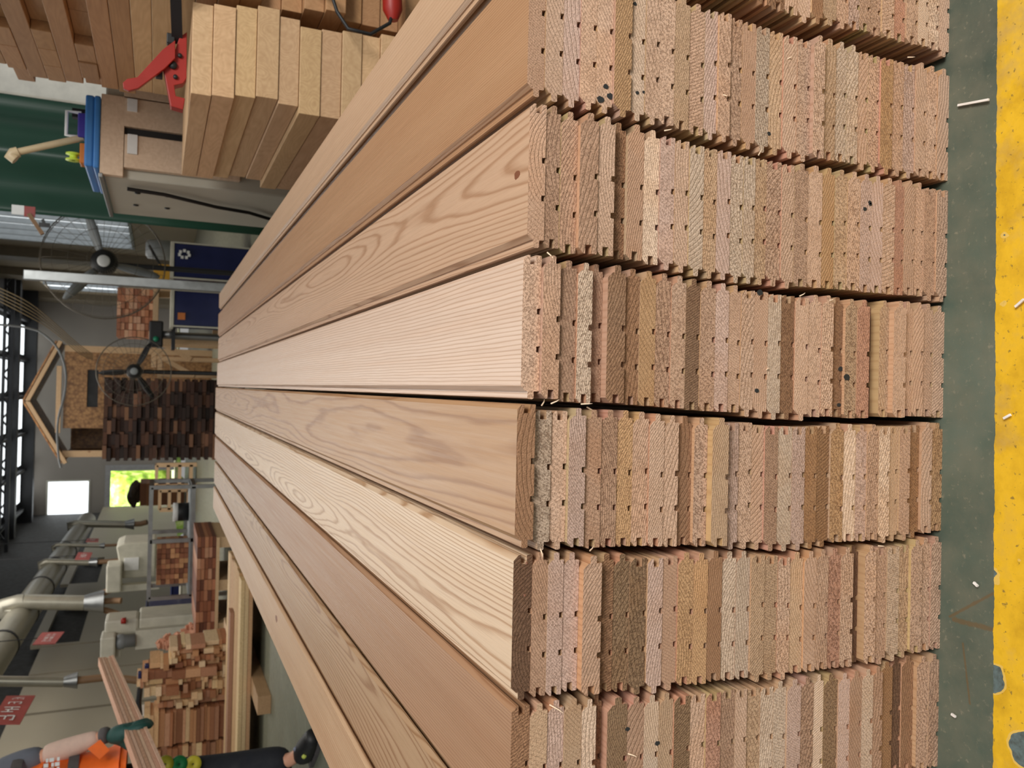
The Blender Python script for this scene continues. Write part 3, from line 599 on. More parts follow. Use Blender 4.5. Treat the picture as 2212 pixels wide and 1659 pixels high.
# right wall with translucent strips and columns
def wz(px, py, X=XR): return atx(px, py, X)
RW = plain('right_wall_paint', lin(150, 134, 108), .7, 0, .1, .6); DARKW = plain('dark_wall', lin(52, 50, 48), .7)
strips = [(wz(200, 466).y, wz(200, 530).y, wz(285, 530).z, 4.6), (wz(150, 606).y, wz(150, 626).y, wz(255, 616).z, 4.6), (wz(200, 671).y, wz(200, 684).y, wz(255, 678).z, 4.6)]
ys = [6.2] + [v for s in strips for v in s[:2]] + [YF]; m = MB()
for i in range(0, len(ys), 2): m.box(XR, ys[i], 0, XR+.2, ys[i+1], 7)
for a, b, c, d in strips: m.box(XR, a, 0, XR+.2, b, c); m.box(XR, a, d, XR+.2, b, 7)
o = m.build('wall_right', RW, None, (XR, 6, 0)); tag(o, kind='structure')
for i, (a, b, c, d) in enumerate(strips):
    w = empty(f'window_{i+2}', (XR, a, c)); tag(w, kind='structure'); m = MB(); m.box(XR+.1, a, c, XR+.12, b, d); adopt(m.build('window_pane', EMI, None, (XR, a, c)), w)
    m = MB(); n = 5 if i == 0 else 2
    for k in range(n+1):
        y = a+(b-a)*k/n; m.box(XR-.02, y-.04, c, XR+.1, y+.04, d)
    m.box(XR-.03, a, c-.06, XR+.1, b, c); adopt(m.build('window_frame', GREYPAINT, None, (XR, a, c)), w)
for i, (pa, pb) in enumerate(((546, 556), (588, 598), (636, 646), (696, 702))):
    ya, yb = wz(200, pa).y, wz(200, pb).y; m = MB(); m.box(XR-.25, ya, 0, XR, yb, 6.2); o = m.build(f'trim_{i+2}', plain('column_paint', lin(120, 108, 88), .6) if i == 0 else bpy.data.materials['column_paint'], None, (XR, ya, 0)); tag(o, kind='structure')
# left partition of beige panels, dark above
m = MB(); ylist = [atx(150, p, XL).y for p in (1740, 1632, 1533, 1450, 1392)]; ylist = [6.5]+[v for v in ylist if v > 6.6]
PT = atx(25, 1540, XL).z; m = MB(); m.box(XL-.35, 5.0, 0, XL-.25, YF, 7); o = m.build('wall_left', DARKW, None, (XL, 5, 0)); tag(o, kind='structure')
m = MB()
for a, b in zip(ylist, ylist[1:]): m.box(XL-.08, a+.05, 0, XL, b-.05, PT)
y1 = ylist[-1]; w1 = [atx(140, p, XL).y for p in (1388, 1300, 1262, 1208)]; ztop = PT; 
m.box(XL-.08, y1+.05, 0, XL, w1[0], PT); za, zb = atx(185, 1340, XL).z, atx(92, 1340, XL).z
for a, b in ((w1[0], w1[1]), (w1[2], w1[3])): m.box(XL-.08, a, 0, XL, b, za); m.box(XL-.08, a, zb, XL, b, PT)
m.box(XL-.08, w1[1], 0, XL, w1[2], PT); m.box(XL-.08, w1[3], 0, XL, YF, PT)
o = m.build('trim_6', BEIGE, None, (XL, 6, 0)); tag(o, kind='structure')
# roof
m = MB(); m.box(XL-.4, 4.2, 5.55, XR+.3, YF+.3, 5.65); o = m.build('ceiling', DARKW, None, (0, 14, 6.2)); tag(o, kind='structure')
m = MB()
for y, z in ((32.4, 5.15), (36.0, 5.06)): m.box(XL-.3, y, z, XR+.1, y+.35, 5.54)
o = m.build('beam', BLACK, None, (0, 30, 5.3)); tag(o, kind='structure'); 
k = 0
for ya, yb in ((28.6, 32.1), (33.3, 35.7), (36.5, 37.8)):
    for xa in (-4.6, -3.2, -1.8, -.4, 1.0):
        k += 1; m = MB(); m.box(xa, ya, 5.44, xa+1.1, yb, 5.46); w = m.build(f'window_{k+4}', EMI, None, (xa, ya, 6)); tag(w, kind='structure')
m = MB()
for x in (-4.9, -3.4, -2.0, -.6, .8, 2.3): m.box(x-.05, 27, 5.3, x+.05, YF, 5.43)
o = m.build('purlin', DARKSTEEL, None, (0, 30, 5.7)); tag(o, kind='structure')
m = MB(); m.box(XL-.3, 30.0, 4.98, XR, 30.12, 5.08); m.box(XL-.3, 30.0, 5.2, XR, 30.12, 5.28)
for i in range(12): m.beam((XL+i*.72, 30.06, 5.0), (XL+(i+.5)*.72, 30.06, 5.25), .05, .05); m.beam((XL+(i+.5)*.72, 30.06, 5.25), (XL+(i+1)*.72, 30.06, 5.0), .05, .05)
o = m.build('truss', DARKSTEEL, None, (0, 30, 5)); tag(o, kind='structure')
# ================================================================== fans
WIRE = plain('dull_wire', lin(96, 88, 76), .5, .5)
def fan(cx, cy, R, Y, lab, ang0=0.3, bl=None, cap=None):
    hub = at(cx, cy, Y); f = empty('industrial_fan', (hub.x, Y, 0)); tag(f, lab, 'fan', None)
    ppm = F/(Y*.9163+(H-hub.z)*.4); R = R/ppm; ax = Vector((0, 1, 0))
    m = MB(); m.lathe([(0, -.16*R), (.18*R, -.15*R), (.22*R, -.05*R), (.22*R, .12*R), (.1*R, .22*R), (0, .24*R)], hub, ax, 28); adopt(m.build('motor', BLACK, None, hub), f)
    m = MB(); m.lathe([(0, -.175*R), (.08*R, -.175*R), (.105*R, -.158*R), (.105*R, -.14*R)], hub, ax, 24); adopt(m.build('hub_cap', cap or WHITE, None, hub), f)
    for k in range(3):
        a = ang0+k*2*math.pi/3; u = Vector((math.cos(a), 0, math.sin(a))); v = Vector((-math.sin(a), 0, math.cos(a))); vs = []
        st = [(.15, .04, .05), (.35, .07, .08), (.6, .08, .06), (.82, .06, .04), (.93, .02, .02)]
        for q, wd, tw in st:
            for sgn in (-1, 1): vs.append(hub+u*(q*R)+v*(wd*R*sgn)+Vector((0, sgn*tw*R, 0)))
        fs = [(2*i, 2*i+1, 2*i+3, 2*i+2) for i in range(len(st)-1)]; m = MB(); m.add(vs, fs, True); b = m.build('blade', bl or GREYPAINT, None, hub); sm = b.modifiers.new('solid', 'SOLIDIFY'); sm.thickness = .006; adopt(b, f)
    m = MB(); wr_ = .0017
    for rad, dy in ((1.0, 0), (1.0, .14*R), (.985, -.12*R), (.55, -.26*R), (.25, -.28*R), (.8, -.2*R)):
        pts = [hub+Vector((math.cos(t)*rad*R, dy, math.sin(t)*rad*R)) for t in [2*math.pi*i/40 for i in range(41)]]; m.tube(pts, wr_*(2.0 if rad == 1.0 else 1), 5, False)
    for k in range(36):
        a = 2*math.pi*k/36; u = Vector((math.cos(a), 0, math.sin(a)))
        m.tube([hub+u*(.18*R)+Vector((0, -.28*R, 0)), hub+u*(.55*R)+Vector((0, -.26*R, 0)), hub+u*(.85*R)+Vector((0, -.18*R, 0)), hub+u*R, hub+u*R+Vector((0, .14*R, 0))], wr_*.7, 4, False)
    adopt(m.build('wire_guard', WIRE, None, hub), f)
    m = MB(); m.tube([(hub.x, Y+.1, 0.02), (hub.x, Y+.1, hub.z)], .02, 10); adopt(m.build('stand_pole', BLACK, None, (hub.x, Y+.1, 0)), f)
    m = MB(); m.lathe([(0, 0), (.2, 0), (.2, .03), (.04, .05), (0, .05)], (hub.x, Y+.1, 0), (0, 0, 1), 28); adopt(m.build('base', BLACK, None, (hub.x, Y+.1, 0)), f)
    return f
fan(225, 566, 122, 6.5, 'large grey bladed fan in wire cage behind the steel post', ang0=.32)
fan(290, 802, 74, 7.9, 'smaller black fan in wire cage before the dark timber stack', ang0=1.65, bl=DARKSTEEL, cap=GREYPAINT)
m = MB(); a = at(50, 594, 6.2); m.box(at(270, 617, 6.2).x, 6.2, 0, at(270, 597, 6.2).x, 6.27, a.z); o = m.build('steel_post', STEEL, None, (a.x, 6.2, 0), .004); tag(o, 'bare galvanised steel box post standing before the large fan', 'post')
# ================================================================== right side machines and benches
def blue_box(x0, x1, y0, y1, Y, lab):
    l, r, b, t = ext(x0, x1, y0, y1, Y); e = empty('tool_cabinet', ((l+r)/2, Y, 0)); tag(e, lab, 'cabinet', 'blue machine cabinets')
    m = MB(); m.box(l, Y, 0.0, r, Y+.4, t); adopt(m.build('body', BLUEM, None, (l, Y, 0), .006), e)
    m = MB(); m.box(l-.012, Y-.008, t, r+.012, Y+.42, t+.03); adopt(m.build('top_plate', CREAM, None, (l, Y, t), .003), e)
    for x in (l-.012, r): m = MB(); m.box(x, Y-.008, 0, x+.012, Y+.02, t); adopt(m.build('edge_trim', CREAM, None, (x, Y, 0)), e)
    return e, (l, r, b, t)
e, q = blue_box(376, 497, 530, 602, 7.6, 'dark blue machine cabinet with pale crest and cream edges right of the post')
c = at(398, 549, 7.58); m = MB()
for i in range(7):
    a = i*.9; m.box(c.x+.03*math.cos(a)-.012, c.y-.004, c.z+.04*math.sin(a)-.012, c.x+.03*math.cos(a)+.012, c.y+.012, c.z+.04*math.sin(a)+.01)
adopt(m.build('crest', WHITE, None, c), e)
e2, q2 = blue_box(376, 480, 631, 705, 7.7, 'dark blue machine cabinet with small orange label left of the post')
c = at(392, 683, 7.69); m = MB(); m.box(c.x-.03, c.y-.004, c.z-.03, c.x+.03, c.y+.01, c.z+.03); adopt(m.build('label_plate', plain('orange_label', lin(190, 110, 50), .5), None, c), e2)
# grey motor on the first cabinet
l, r, b, t = ext(318, 372, 512, 556, 7.75); g = empty('dust_motor', ((l+r)/2, 7.85, q[3]+.031)); tag(g, 'grey round motor housing standing on the crested blue cabinet', 'motor')
m = MB(); rad = (r-l)/2; m.lathe([(0, t-b), (rad*.6, t-b), (rad*.95, (t-b)*.9), (rad, (t-b)*.6), (rad, 0), (0, 0)], ((l+r)/2, 7.9, q[3]+.031), (0, 0, 1), 24); adopt(m.build('housing', GREYPAINT, None, ((l+r)/2, 7.85, b)), g)
m = MB(); m.tube([((l+r)/2, 7.72, q[3]+.2), (l-.1, 7.6, q[3]+.1), (l-.25, 7.7, q[3]+.2)], .012, 8); adopt(m.build('hose', BLACK, None, (l, 7.7, b)), g)
m = MB(); l, r, b, t = ext(352, 376, 580, 606, 7.62); m.box(l, 7.60, q[3]+.031, r+.03, 7.68, q[3]+.12); m.box(l+.03, 7.61, q[3]+.12, r, 7.67, q[3]+.16); o = m.build('yellow_clamp_block', plain('ochre_plastic', lin(200, 150, 50), .5), None, (l, 7.6, q[3]+.031), .004); tag(o, 'yellow ochre tool block on the crested blue cabinet', 'tool')
# tall rack of short cedar ends behind the second cabinet
def end_stack(x0, x1, y0, y1, Y, nx, nz, dep, cols, name, labf, cat, group, mat=ENDW, jit=.02, seed=1, floorz=None, stag=0.0, fill=1.0):
    l, r, b, t = ext(x0, x1, y0, y1, Y); q = random.Random(seed); b0 = b if floorz is None else floorz; dz = (t-b0)/nz; out = []
    for k in range(nz):
        for i in range(nx):
            if q.random() > fill and k > nz*.7: continue
            w = (r-l)/nx; off = stag*(k % 2)*w*.3; xa = l+i*w+off; yo = q.uniform(0, jit)
            c = q.choice(cols); o = plank(name, xa+.002, xa+w-.002, Y+yo, Y+dep+yo, b0+k*dz+.0005, b0+(k+1)*dz-.0015, mat, q, c, labf(i, k), cat, group, 0); out.append(o)
    return out
def bench(name, x0, x1, y0, y1, Y, dep, th, mat, legm, lab, cat='bench'):
    l, r, b, t = ext(x0, x1, y0, y1, Y); e = empty(name, ((l+r)/2, Y+dep/2, 0)); tag(e, lab, cat)
    m = MB(); m.box(l, Y, t-th, r, Y+dep, t); adopt(m.build('top', mat, None, (l, Y, t-th), .003), e)
    for x in (l, r-.06):
        for y in (Y, Y+dep-.06): m = MB(); m.box(x, y, 0, x+.06, y+.06, t-th); adopt(m.build('leg', legm, None, (x, y, 0)), e)
    m = MB(); m.box(l+.06, Y+.01, .2, r-.06, Y+.05, .25); adopt(m.build('stretcher', legm, None, (l, Y, .2)), e)
    return e, (l, r, b, t)
bb, q = bench('workbench', 330, 480, 618, 745, 8.6, .7, .05, PINE, PINE, 'wooden workbench holding the small cedar stack behind blue cabinets')
end_stack(252, 318, 622, 728, 8.7, 7, 9, .45, [(214, 160, 128), (190, 130, 98), (224, 180, 150), (168, 112, 84)], 'cedar_offcut', lambda i, k: f"pinkish cedar offcut in small bench stack, {ORD[i+1]} across from the drill, {ORD[k+1]} up", 'offcut', 'cedar offcuts in the small bench stack', floorz=q[3]+.002+.0, seed=3)
# drill press
c = at(340, 722, 8.3); g = empty('drill_press', (c.x, 8.3, 0)); tag(g, 'dark drill press with green knob at the bench end', 'drill press')
zt_ = at(322, 726, 8.3).z; zb_ = at(378, 726, 8.3).z
m = MB(); m.box(c.x-.12, 8.2, zt_-.12, c.x+.12, 8.45, zt_); adopt(m.build('head', BLACK, None, (c.x, 8.3, zt_), .015), g)
m = MB(); m.tube([(c.x, 8.4, 0), (c.x, 8.4, zt_-.1)], .035, 12); adopt(m.build('column', STEEL, None, (c.x, 8.4, 0)), g)
m = MB(); m.lathe([(0, 0), (.035, 0), (.03, .1), (0, .1)], (c.x, 8.25, zt_-.22), (0, 0, 1), 14); adopt(m.build('chuck', STEEL, None, (c.x, 8.25, zt_-.2)), g)
m = MB(); m.box(c.x-.14, 8.15, zb_, c.x+.14, 8.5, zb_+.03); adopt(m.build('table', DARKSTEEL, None, (c.x, 8.3, zb_)), g)
m = MB(); m.box(c.x-.16, 8.15, 0, c.x+.16, 8.55, .04); adopt(m.build('base', DARKSTEEL, None, (c.x, 8.3, 0)), g)
m = MB(); m.lathe([(0, -.02), (.025, -.01), (.025, .01), (0, .02)], (c.x-.05, 8.18, zt_-.06), (0, 1, 0), 12); adopt(m.build('knob', plain('green_knob', lin(20, 120, 90), .4), None, (c.x, 8.2, zt_)), g)
# pine trestle frames
for i, (pa, pb, pc, pd, Y, lab) in enumerate(((338, 470, 742, 776, 9.6, 'pine trestle frame beside the drill press'), (350, 474, 778, 812, 10.2, 'pine trestle frame behind the small fan stand'))):
    l, r, b, t = ext(pa, pb, pc, pd, Y); g = empty('trestle', ((l+r)/2, Y, 0)); tag(g, lab, 'trestle', 'pine trestles by the bench')
    for x in (l, r): m = MB(); m.beam((x, Y, 0), (x, Y, t), .05, .04, (1, 0, 0)); adopt(m.build('leg', PINE, None, (x, Y, 0)), g)
    m = MB(); m.beam((l-.1, Y, t+.025), (r+.1, Y, t+.025), .06, .05); adopt(m.build('rail', PINE, None, (l, Y, t)), g)
    m = MB(); m.beam((l, Y-.03, t-.35), (r, Y-.03, t-.02), .02, .05); adopt(m.build('brace', PINE, None, (l, Y, t)), g)
# ================================================================== playhouse
YH = 13.0; OSBD = OSB
ap = at(60, 866, YH); el = at(142, 1000, YH); er = at(132, 737, YH); wall_l = at(150, 985, YH).x; wall_r = at(150, 748, YH).x; ze = (el.z+er.z)/2
g = empty('playhouse', (ap.x, YH, 0)); tag(g, 'small timber playhouse under construction, chipboard front and open gable', 'playhouse')
m = MB(); wx0, wx1 = at(240, 880, YH).x, at(240, 800, YH).x; wz0, wz1 = at(212, 840, YH).z, at(188, 840, YH).z
m = MB()
xa = at(200, 925, YH).x
for (a, b, c, d) in ((xa, wx0, 0, ze), (wx1, wall_r, 0, ze), (wx0, wx1, 0, wz0), (wx0, wx1, wz1, ze)): m.box(a, YH, c, b, YH+.02, d)
adopt(m.build('front_panel', OSBD, None, (wall_l, YH, 0)), g)
m = MB(); m.box(wx0, YH+.03, wz0, wx1, YH+.04, wz1+.02); adopt(m.build('window_opening', BLACK, None, (wx0, YH, wz0)), g)  # black sheet behind the window hole, standing in for the unlit inside
for side, (e_, nm) in enumerate(((el, 'a'), (er, 'b'))):
    m = MB(); m.beam(ap+Vector((0, -.03, 0)), e_+Vector((0, -.03, 0)), .05, .09, (0, 1, 0)); adopt(m.build('rafter', PINE, None, ap), g)
    m = MB(); d = Vector((0, 1.3, 0)); u = Vector((0, 0, .05)); m.add([ap+u, e_+u, e_+d+u, ap+d+u], [(0, 1, 2, 3)]); o = m.build('roof_board', OSBD, None, ap); s_ = o.modifiers.new('solid', 'SOLIDIFY'); s_.thickness = .02; adopt(o, g)
m = MB(); m.beam((at(110, 935, YH).x, YH-.02, ze+.06), (at(110, 790, YH).x, YH-.02, ze+.06), .04, .06); adopt(m.build('tie_beam', PINE, None, ap), g)
for x in (wall_l+.03, wall_r-.03): m = MB(); m.box(x-.045, YH-.02, 0, x+.045, YH+.05, ze); adopt(m.build('corner_post', PINE, None, (x, YH, 0)), g)
m = MB(); m.box(wall_l, YH+1.2, 0, wall_r, YH+1.22, ze); adopt(m.build('back_panel', OSBD, None, (wall_l, YH+1.2, 0)), g)
for x in (wall_l, wall_r-.02): m = MB(); m.box(x, YH+.05, 0, x+.02, YH+1.2, ze); adopt(m.build('side_panel', OSBD, None, (x, YH, 0)), g)
# dark stained timber stack
end_stack(222, 462, 822, 996, 10.0, 6, 30, .8, [(70, 42, 28), (98, 62, 42), (52, 30, 20), (84, 52, 34), (140, 100, 74), (60, 36, 24), (46, 28, 20)], 'dark_board', lambda i, k: f"dark board end, {ORD[i+1]} from worker's side, {ORD[k+1]} up in the dark timber stack", 'board', 'dark boards stacked behind the small fan', seed=9, floorz=.01, stag=.6, jit=.12)
# hanging cables
def cable(pts, r, name, mat, lab, cat='cable', group=None):
    P = [at(*p) for p in pts]; 
    for _ in range(2):
        Q = [P[0]]
        for a, b in zip(P, P[1:]): Q += [a*.75+b*.25, a*.25+b*.75]
        P = Q+[P[-1]]
    m = MB(); m.tube(P, r, 6); o = m.build(name, mat, None, P[0]); tag(o, lab, cat, group); return o
cable([(-200, 700, 11), (60, 700, 11), (118, 738, 11), (143, 790, 11), (142, 850, 11), (122, 910, 11), (126, 990, 11), (132, 1010, 11)], .014, 'hanging_cable', GREYPAINT, 'grey cable drooping in front of the playhouse gable')
for i in range(5):
    cable([(-10, 618+i*7, 9), (60, 650+i*8, 9), (110, 690+i*5, 9.3), (170, 745+i*5, 9.6), (200, 765+i*3, 10)], .005, 'cable', plain('tan_cable', lin(150, 132, 100), .6) if i == 0 else bpy.data.materials['tan_cable'], f"tan cable sagging from the roof by the steel post, {ORD[i+1]} strand of the bundle", 'cable', 'tan cables in the sagging bundle')
# ================================================================== left: ducts, signs, machines
XD = -3.7
A_, B_ = atx(14, 1380, XD), atx(146, 1186, XD); dirv = (B_-A_); 
g = empty('extraction_duct', (A_.x, A_.y, A_.z)); tag(g, 'long fat galvanised duct running along the left of the hall', 'duct')
m = MB(); m.tube([A_-dirv*.55, A_, B_, B_+dirv*.6], .21, 24); adopt(m.build('main_pipe', DUCT, None, A_), g)
for f_ in (-.3, -.05, .2, .45, .7, .95): m = MB(); p = A_+dirv*f_; dn = dirv.normalized(); m.tube([p-dn*.03, p+dn*.03], .222, 24); adopt(m.build('joint_ring', DARKSTEEL, None, p), g)
def drop(xa, xb, py, wpx, hose_to, label, cone=14, split=1):
    lat = (py-829.5); Zc = -XD*F/lat*0.97; 
    top = at(xa, py, 1.0); Yd = Zc/.9163*1.0; top = at(xa, py, Yd); bot = at(xb, py+2, Yd); r = wpx/2/(F/Zc)
    e = empty('branch_duct', (top.x, Yd, top.z)); tag(e, label, 'duct', 'branch ducts dropping to the machines')
    mainp = A_ + dirv*((Yd-A_.y)/dirv.y); el_ = Vector((top.x, Yd, top.z+r*2.2))
    m = MB(); m.tube([mainp+Vector((.12, 0, .02)), Vector(((mainp.x+top.x)/2, Yd, el_.z)), el_+Vector((-.04, 0, 0)), Vector((top.x, Yd, top.z+.6*r)), top], r, 18); adopt(m.build('elbow', DUCT, None, top), e)
    m = MB(); m.tube([top, bot], r, 18); adopt(m.build('down_pipe', DUCT, None, top), e)
    m = MB(); m.tube([bot, bot-Vector((0, 0, r*2.4))], [r, r*1.6], 18); adopt(m.build('cone', STEEL, None, bot), e)
    hb = at(hose_to, py-4, Yd); b0 = bot-Vector((0, 0, r*2.2))
    for i in range(split):
        dx = (i-(split-1)/2)*r*1.1; m = MB(); m.tube([b0+Vector((dx, 0, 0)), b0+Vector((dx*1.4, 0, -(b0.z-hb.z)*.5)), Vector((hb.x+dx*1.8, Yd-.05, hb.z))], r*(.75 if split == 1 else .42), 12); adopt(m.build('hose', HOSE, None, b0), e)
drop(51, 182, 1300, 31, 262, 'branch duct with cone and three brown hoses behind the wide red sign', split=3)
drop(104, 192, 1213, 13, 262, 'thin branch duct with pale cone beside small red sign')
drop(125, 215, 1177, 8, 270, 'thinnest branch duct nearest the far window')
drop(168, 270, 1131, 15, 318, 'silver branch duct crossing the bright far window')
drop(-40, 138, 1471, 21, 300, 'branch duct with flared silver cone behind the carried boards')
# red hanging signs
GLY = [[(.15, .05, .75, .14), (.66, .1, .78, .45), (.2, .42, .75, .5), (.7, .5, .84, .9), (.2, .86, .8, .95), (.1, .75, .2, .95)], [(.1, .05, .2, .7), (.1, .35, .5, .45), (.45, .2, .55, .95), (.55, .5, .9, .58), (.8, .1, .9, .95)], [(.1, .1, .9, .3), (.2, .4, .8, .62), (.1, .7, .9, .92), (.4, .1, .6, .9)]]
GLY0 = [[(.1, .35, .9, .42), (.1, .6, .9, .67), (.1, .35, .17, .67), (.83, .35, .9, .67), (.45, .1, .55, .9)], [(.1, .2, .9, .28), (.2, .45, .8, .52), (.1, .75, .9, .83), (.4, .2, .48, .83)], [(.15, .1, .25, .9), (.25, .45, .6, .53), (.65, .1, .75, .9), (.75, .3, .95, .38)]]
def sign(c4, Y, dY, lab, lines, big=False):
    """c4: image corners top-right, bottom-right, bottom-left, top-left as seen; hung askew"""
    a, b, c, d = [at(px, py, Y+k) for (px, py), k in zip(c4, (0, 0, dY, dY))]
    cen = (a+b+c+d)/4; n = (b-a).cross(d-a).normalized()
    if n.dot(Vector((0, 0, H))-cen) < 0: n = -n
    e = empty('hanging_sign', cen); tag(e, lab, 'sign', None)
    th = n*.01; m = MB(); m.add([a, b, c, d, a-th, b-th, c-th, d-th], [(0, 1, 2, 3), (7, 6, 5, 4), (0, 4, 5, 1), (1, 5, 6, 2), (2, 6, 7, 3), (3, 7, 4, 0)]); adopt(m.build('board', plain('sign_red', lin(160, 74, 68), .5) if 'sign_red' not in bpy.data.materials else bpy.data.materials['sign_red'], None, cen), e)
    def P(u, v): return (d+(a-d)*u)*(1-v) + (c+(b-c)*u)*v + n*.004      # u: left to right, v: top to bottom
    for ln in lines:
        v0, v1, u0, u1, k = ln
        for i in range(k):
            ua = u0+(u1-u0)*i/k; ub = ua+(u1-u0)/k*.82; gl = GLY[i % 3]
            m = MB()
            for (x0, y0, x1, y1) in gl:
                q = [P(ua+(ub-ua)*x, v0+(v1-v0)*y) for x, y in ((x0, y0), (x1, y0), (x1, y1), (x0, y1))]; m.add(q, [(0, 1, 2, 3)])
            adopt(m.build('character', WHITE, None, cen), e)
    top = (a+d)/2; m = MB(); m.tube([top, Vector((top.x, top.y, 5.5))], .006, 6); adopt(m.build('cord', DARKSTEEL, None, top), e)
sign([(14, 1503), (76.5, 1502), (43, 1563), (-24, 1563)], 8.0, -.5, 'biggest hanging red sign with large white characters above the worker', [(.12, .74, .08, .64, 2), (.2, .7, .66, .80, 1), (.25, .7, .84, .93, 2)])
sign([(91, 1366), (139, 1364.5), (119, 1390), (70, 1392)], 11.5, -.5, 'red sign with two lines of white text before the dark opening', [(.3, .5, .15, .85, 5), (.55, .72, .15, .85, 5)])
sign([(169, 1193), (200, 1193), (193, 1208), (161.5, 1208)], 15.0, -.4, 'small red sign with white text beside the thin branch duct', [(.25, .7, .2, .8, 5)])
sign([(188, 1163), (214, 1163), (212, 1170), (185, 1170)], 18.0, -.3, 'smallest red sign beyond the thinnest branch duct', [(.3, .7, .2, .8, 4)])
# cream planer and machines
def grp(name, px, py, Y, lab, cat): q = at(px, py, Y); e = empty(name, (q.x, Y, 0)); return tag(e, lab, cat)
g = grp('planer_machine', 300, 1210, 13.0, 'cream woodworking machine with curved hood beside the steel rack', 'machine')
l, r, b, t = ext(264, 336, 1172, 1248, 13.0); m = MB(); n = 10
prof = [(l, b), (r, b), (r, t-.02)] + [(r-(r-l)*.12*i/6, t-.02+.1*math.sin(i/6*math.pi/2)) for i in range(1, 7)] + [(l, t)]
m.prism(prof, 13.0, 13.7); adopt(m.build('hood', CREAM, None, (l, 13, b), .02), g)
m = MB(); m.box(l+.1, 13.1, 0, r-.1, 13.6, b); adopt(m.build('pedestal', CREAM, None, (l, 13, 0)), g)
adopt(fbox('side_box', 229, 262, 1222, 1281, 12.7, .4, CREAM, None, .02), g)
adopt(fbox('column', 260, 345, 1262, 1276, 12.8, .15, CREAM, None, .01), g); adopt(fbox('panel', 268, 300, 1205, 1232, 12.97, .03, WHITE, None, .005), g)
q = at(268, 1332, 12.0)
g = grp('moulder_machine', 290, 1360, 9.6, 'cream moulder with red button, round motor and side box behind the carried boards', 'machine')
adopt(fbox('bed', 300, 331, 1335, 1385, 9.6, .5, CREAM, None, .02, floor=True), g)
adopt(fbox('head', 226, 300, 1338, 1372, 9.6, .35, CREAM, None, .03), g); adopt(fbox('side_box', 216, 249, 1377, 1428, 9.4, .3, CREAM, None, .02), g)
adopt(fbox('arm', 249, 262, 1372, 1420, 9.55, .15, CREAM, None, .01), g)
l, r, b, t = ext(250, 292, 1372, 1404, 9.45); rad = (r-l)/2; c = Vector(((l+r)/2, 9.5, b))
m = MB(); m.lathe([(0, t-b), (rad*.5, t-b), (rad*.95, (t-b)*.93), (rad, (t-b)*.8), (rad, (t-b)*.6), (rad*.85, (t-b)*.55), (rad*.85, 0), (0, 0)], c, (0, 0, 1), 28); adopt(m.build('motor', GREYPAINT, None, c), g)
m = MB(); m.box(c.x-.1, 9.5, .3, c.x+.1, 9.7, c.z); adopt(m.build('motor_bracket', CREAM, None, c), g)
c = at(268, 1341, 9.55); m = MB(); m.lathe([(0, .03), (.03, .03), (.035, -.02), (0, -.02)], c, (0, 0, 1), 14); adopt(m.build('stop_button', REDP, None, c), g)
# small blue and grey gear
for i, (a, b, c, d, Y, mt, nm, lab, ct) in enumerate(((318, 350, 1312, 1330, 11.0, BLUEM, 'blue_motor', 'blue motor lump below the cream moulder head', 'motor'), (334, 372, 1316, 1336, 11.6, BLUEM, 'blue_bin', 'blue plastic bin behind the low timber stack', 'bin'), (372, 390, 1255, 1330, 12.2, BLUEM, 'blue_guard', 'upright blue guard plate behind the steel rack', 'guard'), (380, 420, 1322, 1366, 10.6, GREYPAINT, 'grey_bin', 'grey bin beside the wood chip heap', 'bin'), (392, 420, 1262, 1300, 11.5, CREAM, 'white_cabinet', 'small whitish cabinet beyond the steel rack', 'cabinet'))):
    l, r, b_, t = ext(a, b, c, d, Y); e = empty(nm, ((l+r)/2, Y, 0)); tag(e, lab, ct)
    m = MB(); m.box(l, Y, 0, r, Y+.35, t); adopt(m.build('body', mt, None, (l, Y, 0), .02), e)
    m = MB(); m.box(l-.01, Y-.01, t, r+.01, Y+.36, t+.02); adopt(m.build('lid', mt, None, (l, Y, t), .005), e)
# steel rack
YS = 9.4; l, r, b, t = ext(324, 420, 1052, 1290, YS); g = empty('steel_rack', ((l+r)/2, YS, 0)); tag(g, 'galvanised steel pipe rack bench in the middle of the hall', 'rack')
for x in (l, at(370, 1168, YS).x, r):
    for y in (YS, YS+.6): m = MB(); m.box(x-.02, y-.02, 0, x+.02, y+.02, t); adopt(m.build('leg', STEEL, None, (x, y, 0)), g)
for z in (t, b+.02):
    for y in (YS, YS+.6): m = MB(); m.box(l, y-.02, z-.02, r, y+.02, z+.02); adopt(m.build('rail', STEEL, None, (l, y, z)), g)
    for x in (l, r): m = MB(); m.box(x-.02, YS, z-.02, x+.02, YS+.6, z+.02); adopt(m.build('end_rail', STEEL, None, (x, YS, z)), g)
m = MB(); m.box(l, YS, b+.04, r, YS+.6, b+.055); adopt(m.build('shelf', GREYPAINT, None, (l, YS, b)), g); RS = b+.056
end_stack(338, 408, 1174, 1262, YS+.06, 8, 7, .45, [(178, 122, 88), (150, 96, 66), (206, 156, 112), (128, 80, 54), (190, 140, 100)], 'cedar_block', lambda i, k: f"brown cedar block end, {ORD[i+1]} across, {ORD[k+1]} up on the steel rack shelf", 'block', 'cedar blocks stored on the steel rack', seed=21, floorz=RS)
l2, r2, b2, t2 = ext(352, 400, 1092, 1132, YS+.1); c = Vector(((l2+r2)/2, YS+.3, RS)); g = empty('shop_vacuum', c); tag(g, 'white and black round motor unit on the rack shelf', 'vacuum'); rad = (r2-l2)/2
m = MB(); m.lathe([(0, 0), (rad, 0), (rad, rad*1.1), (rad*.8, rad*1.5), (0, rad*1.6)], c, (0, 0, 1), 24); adopt(m.build('body', BLACK, None, c), g)
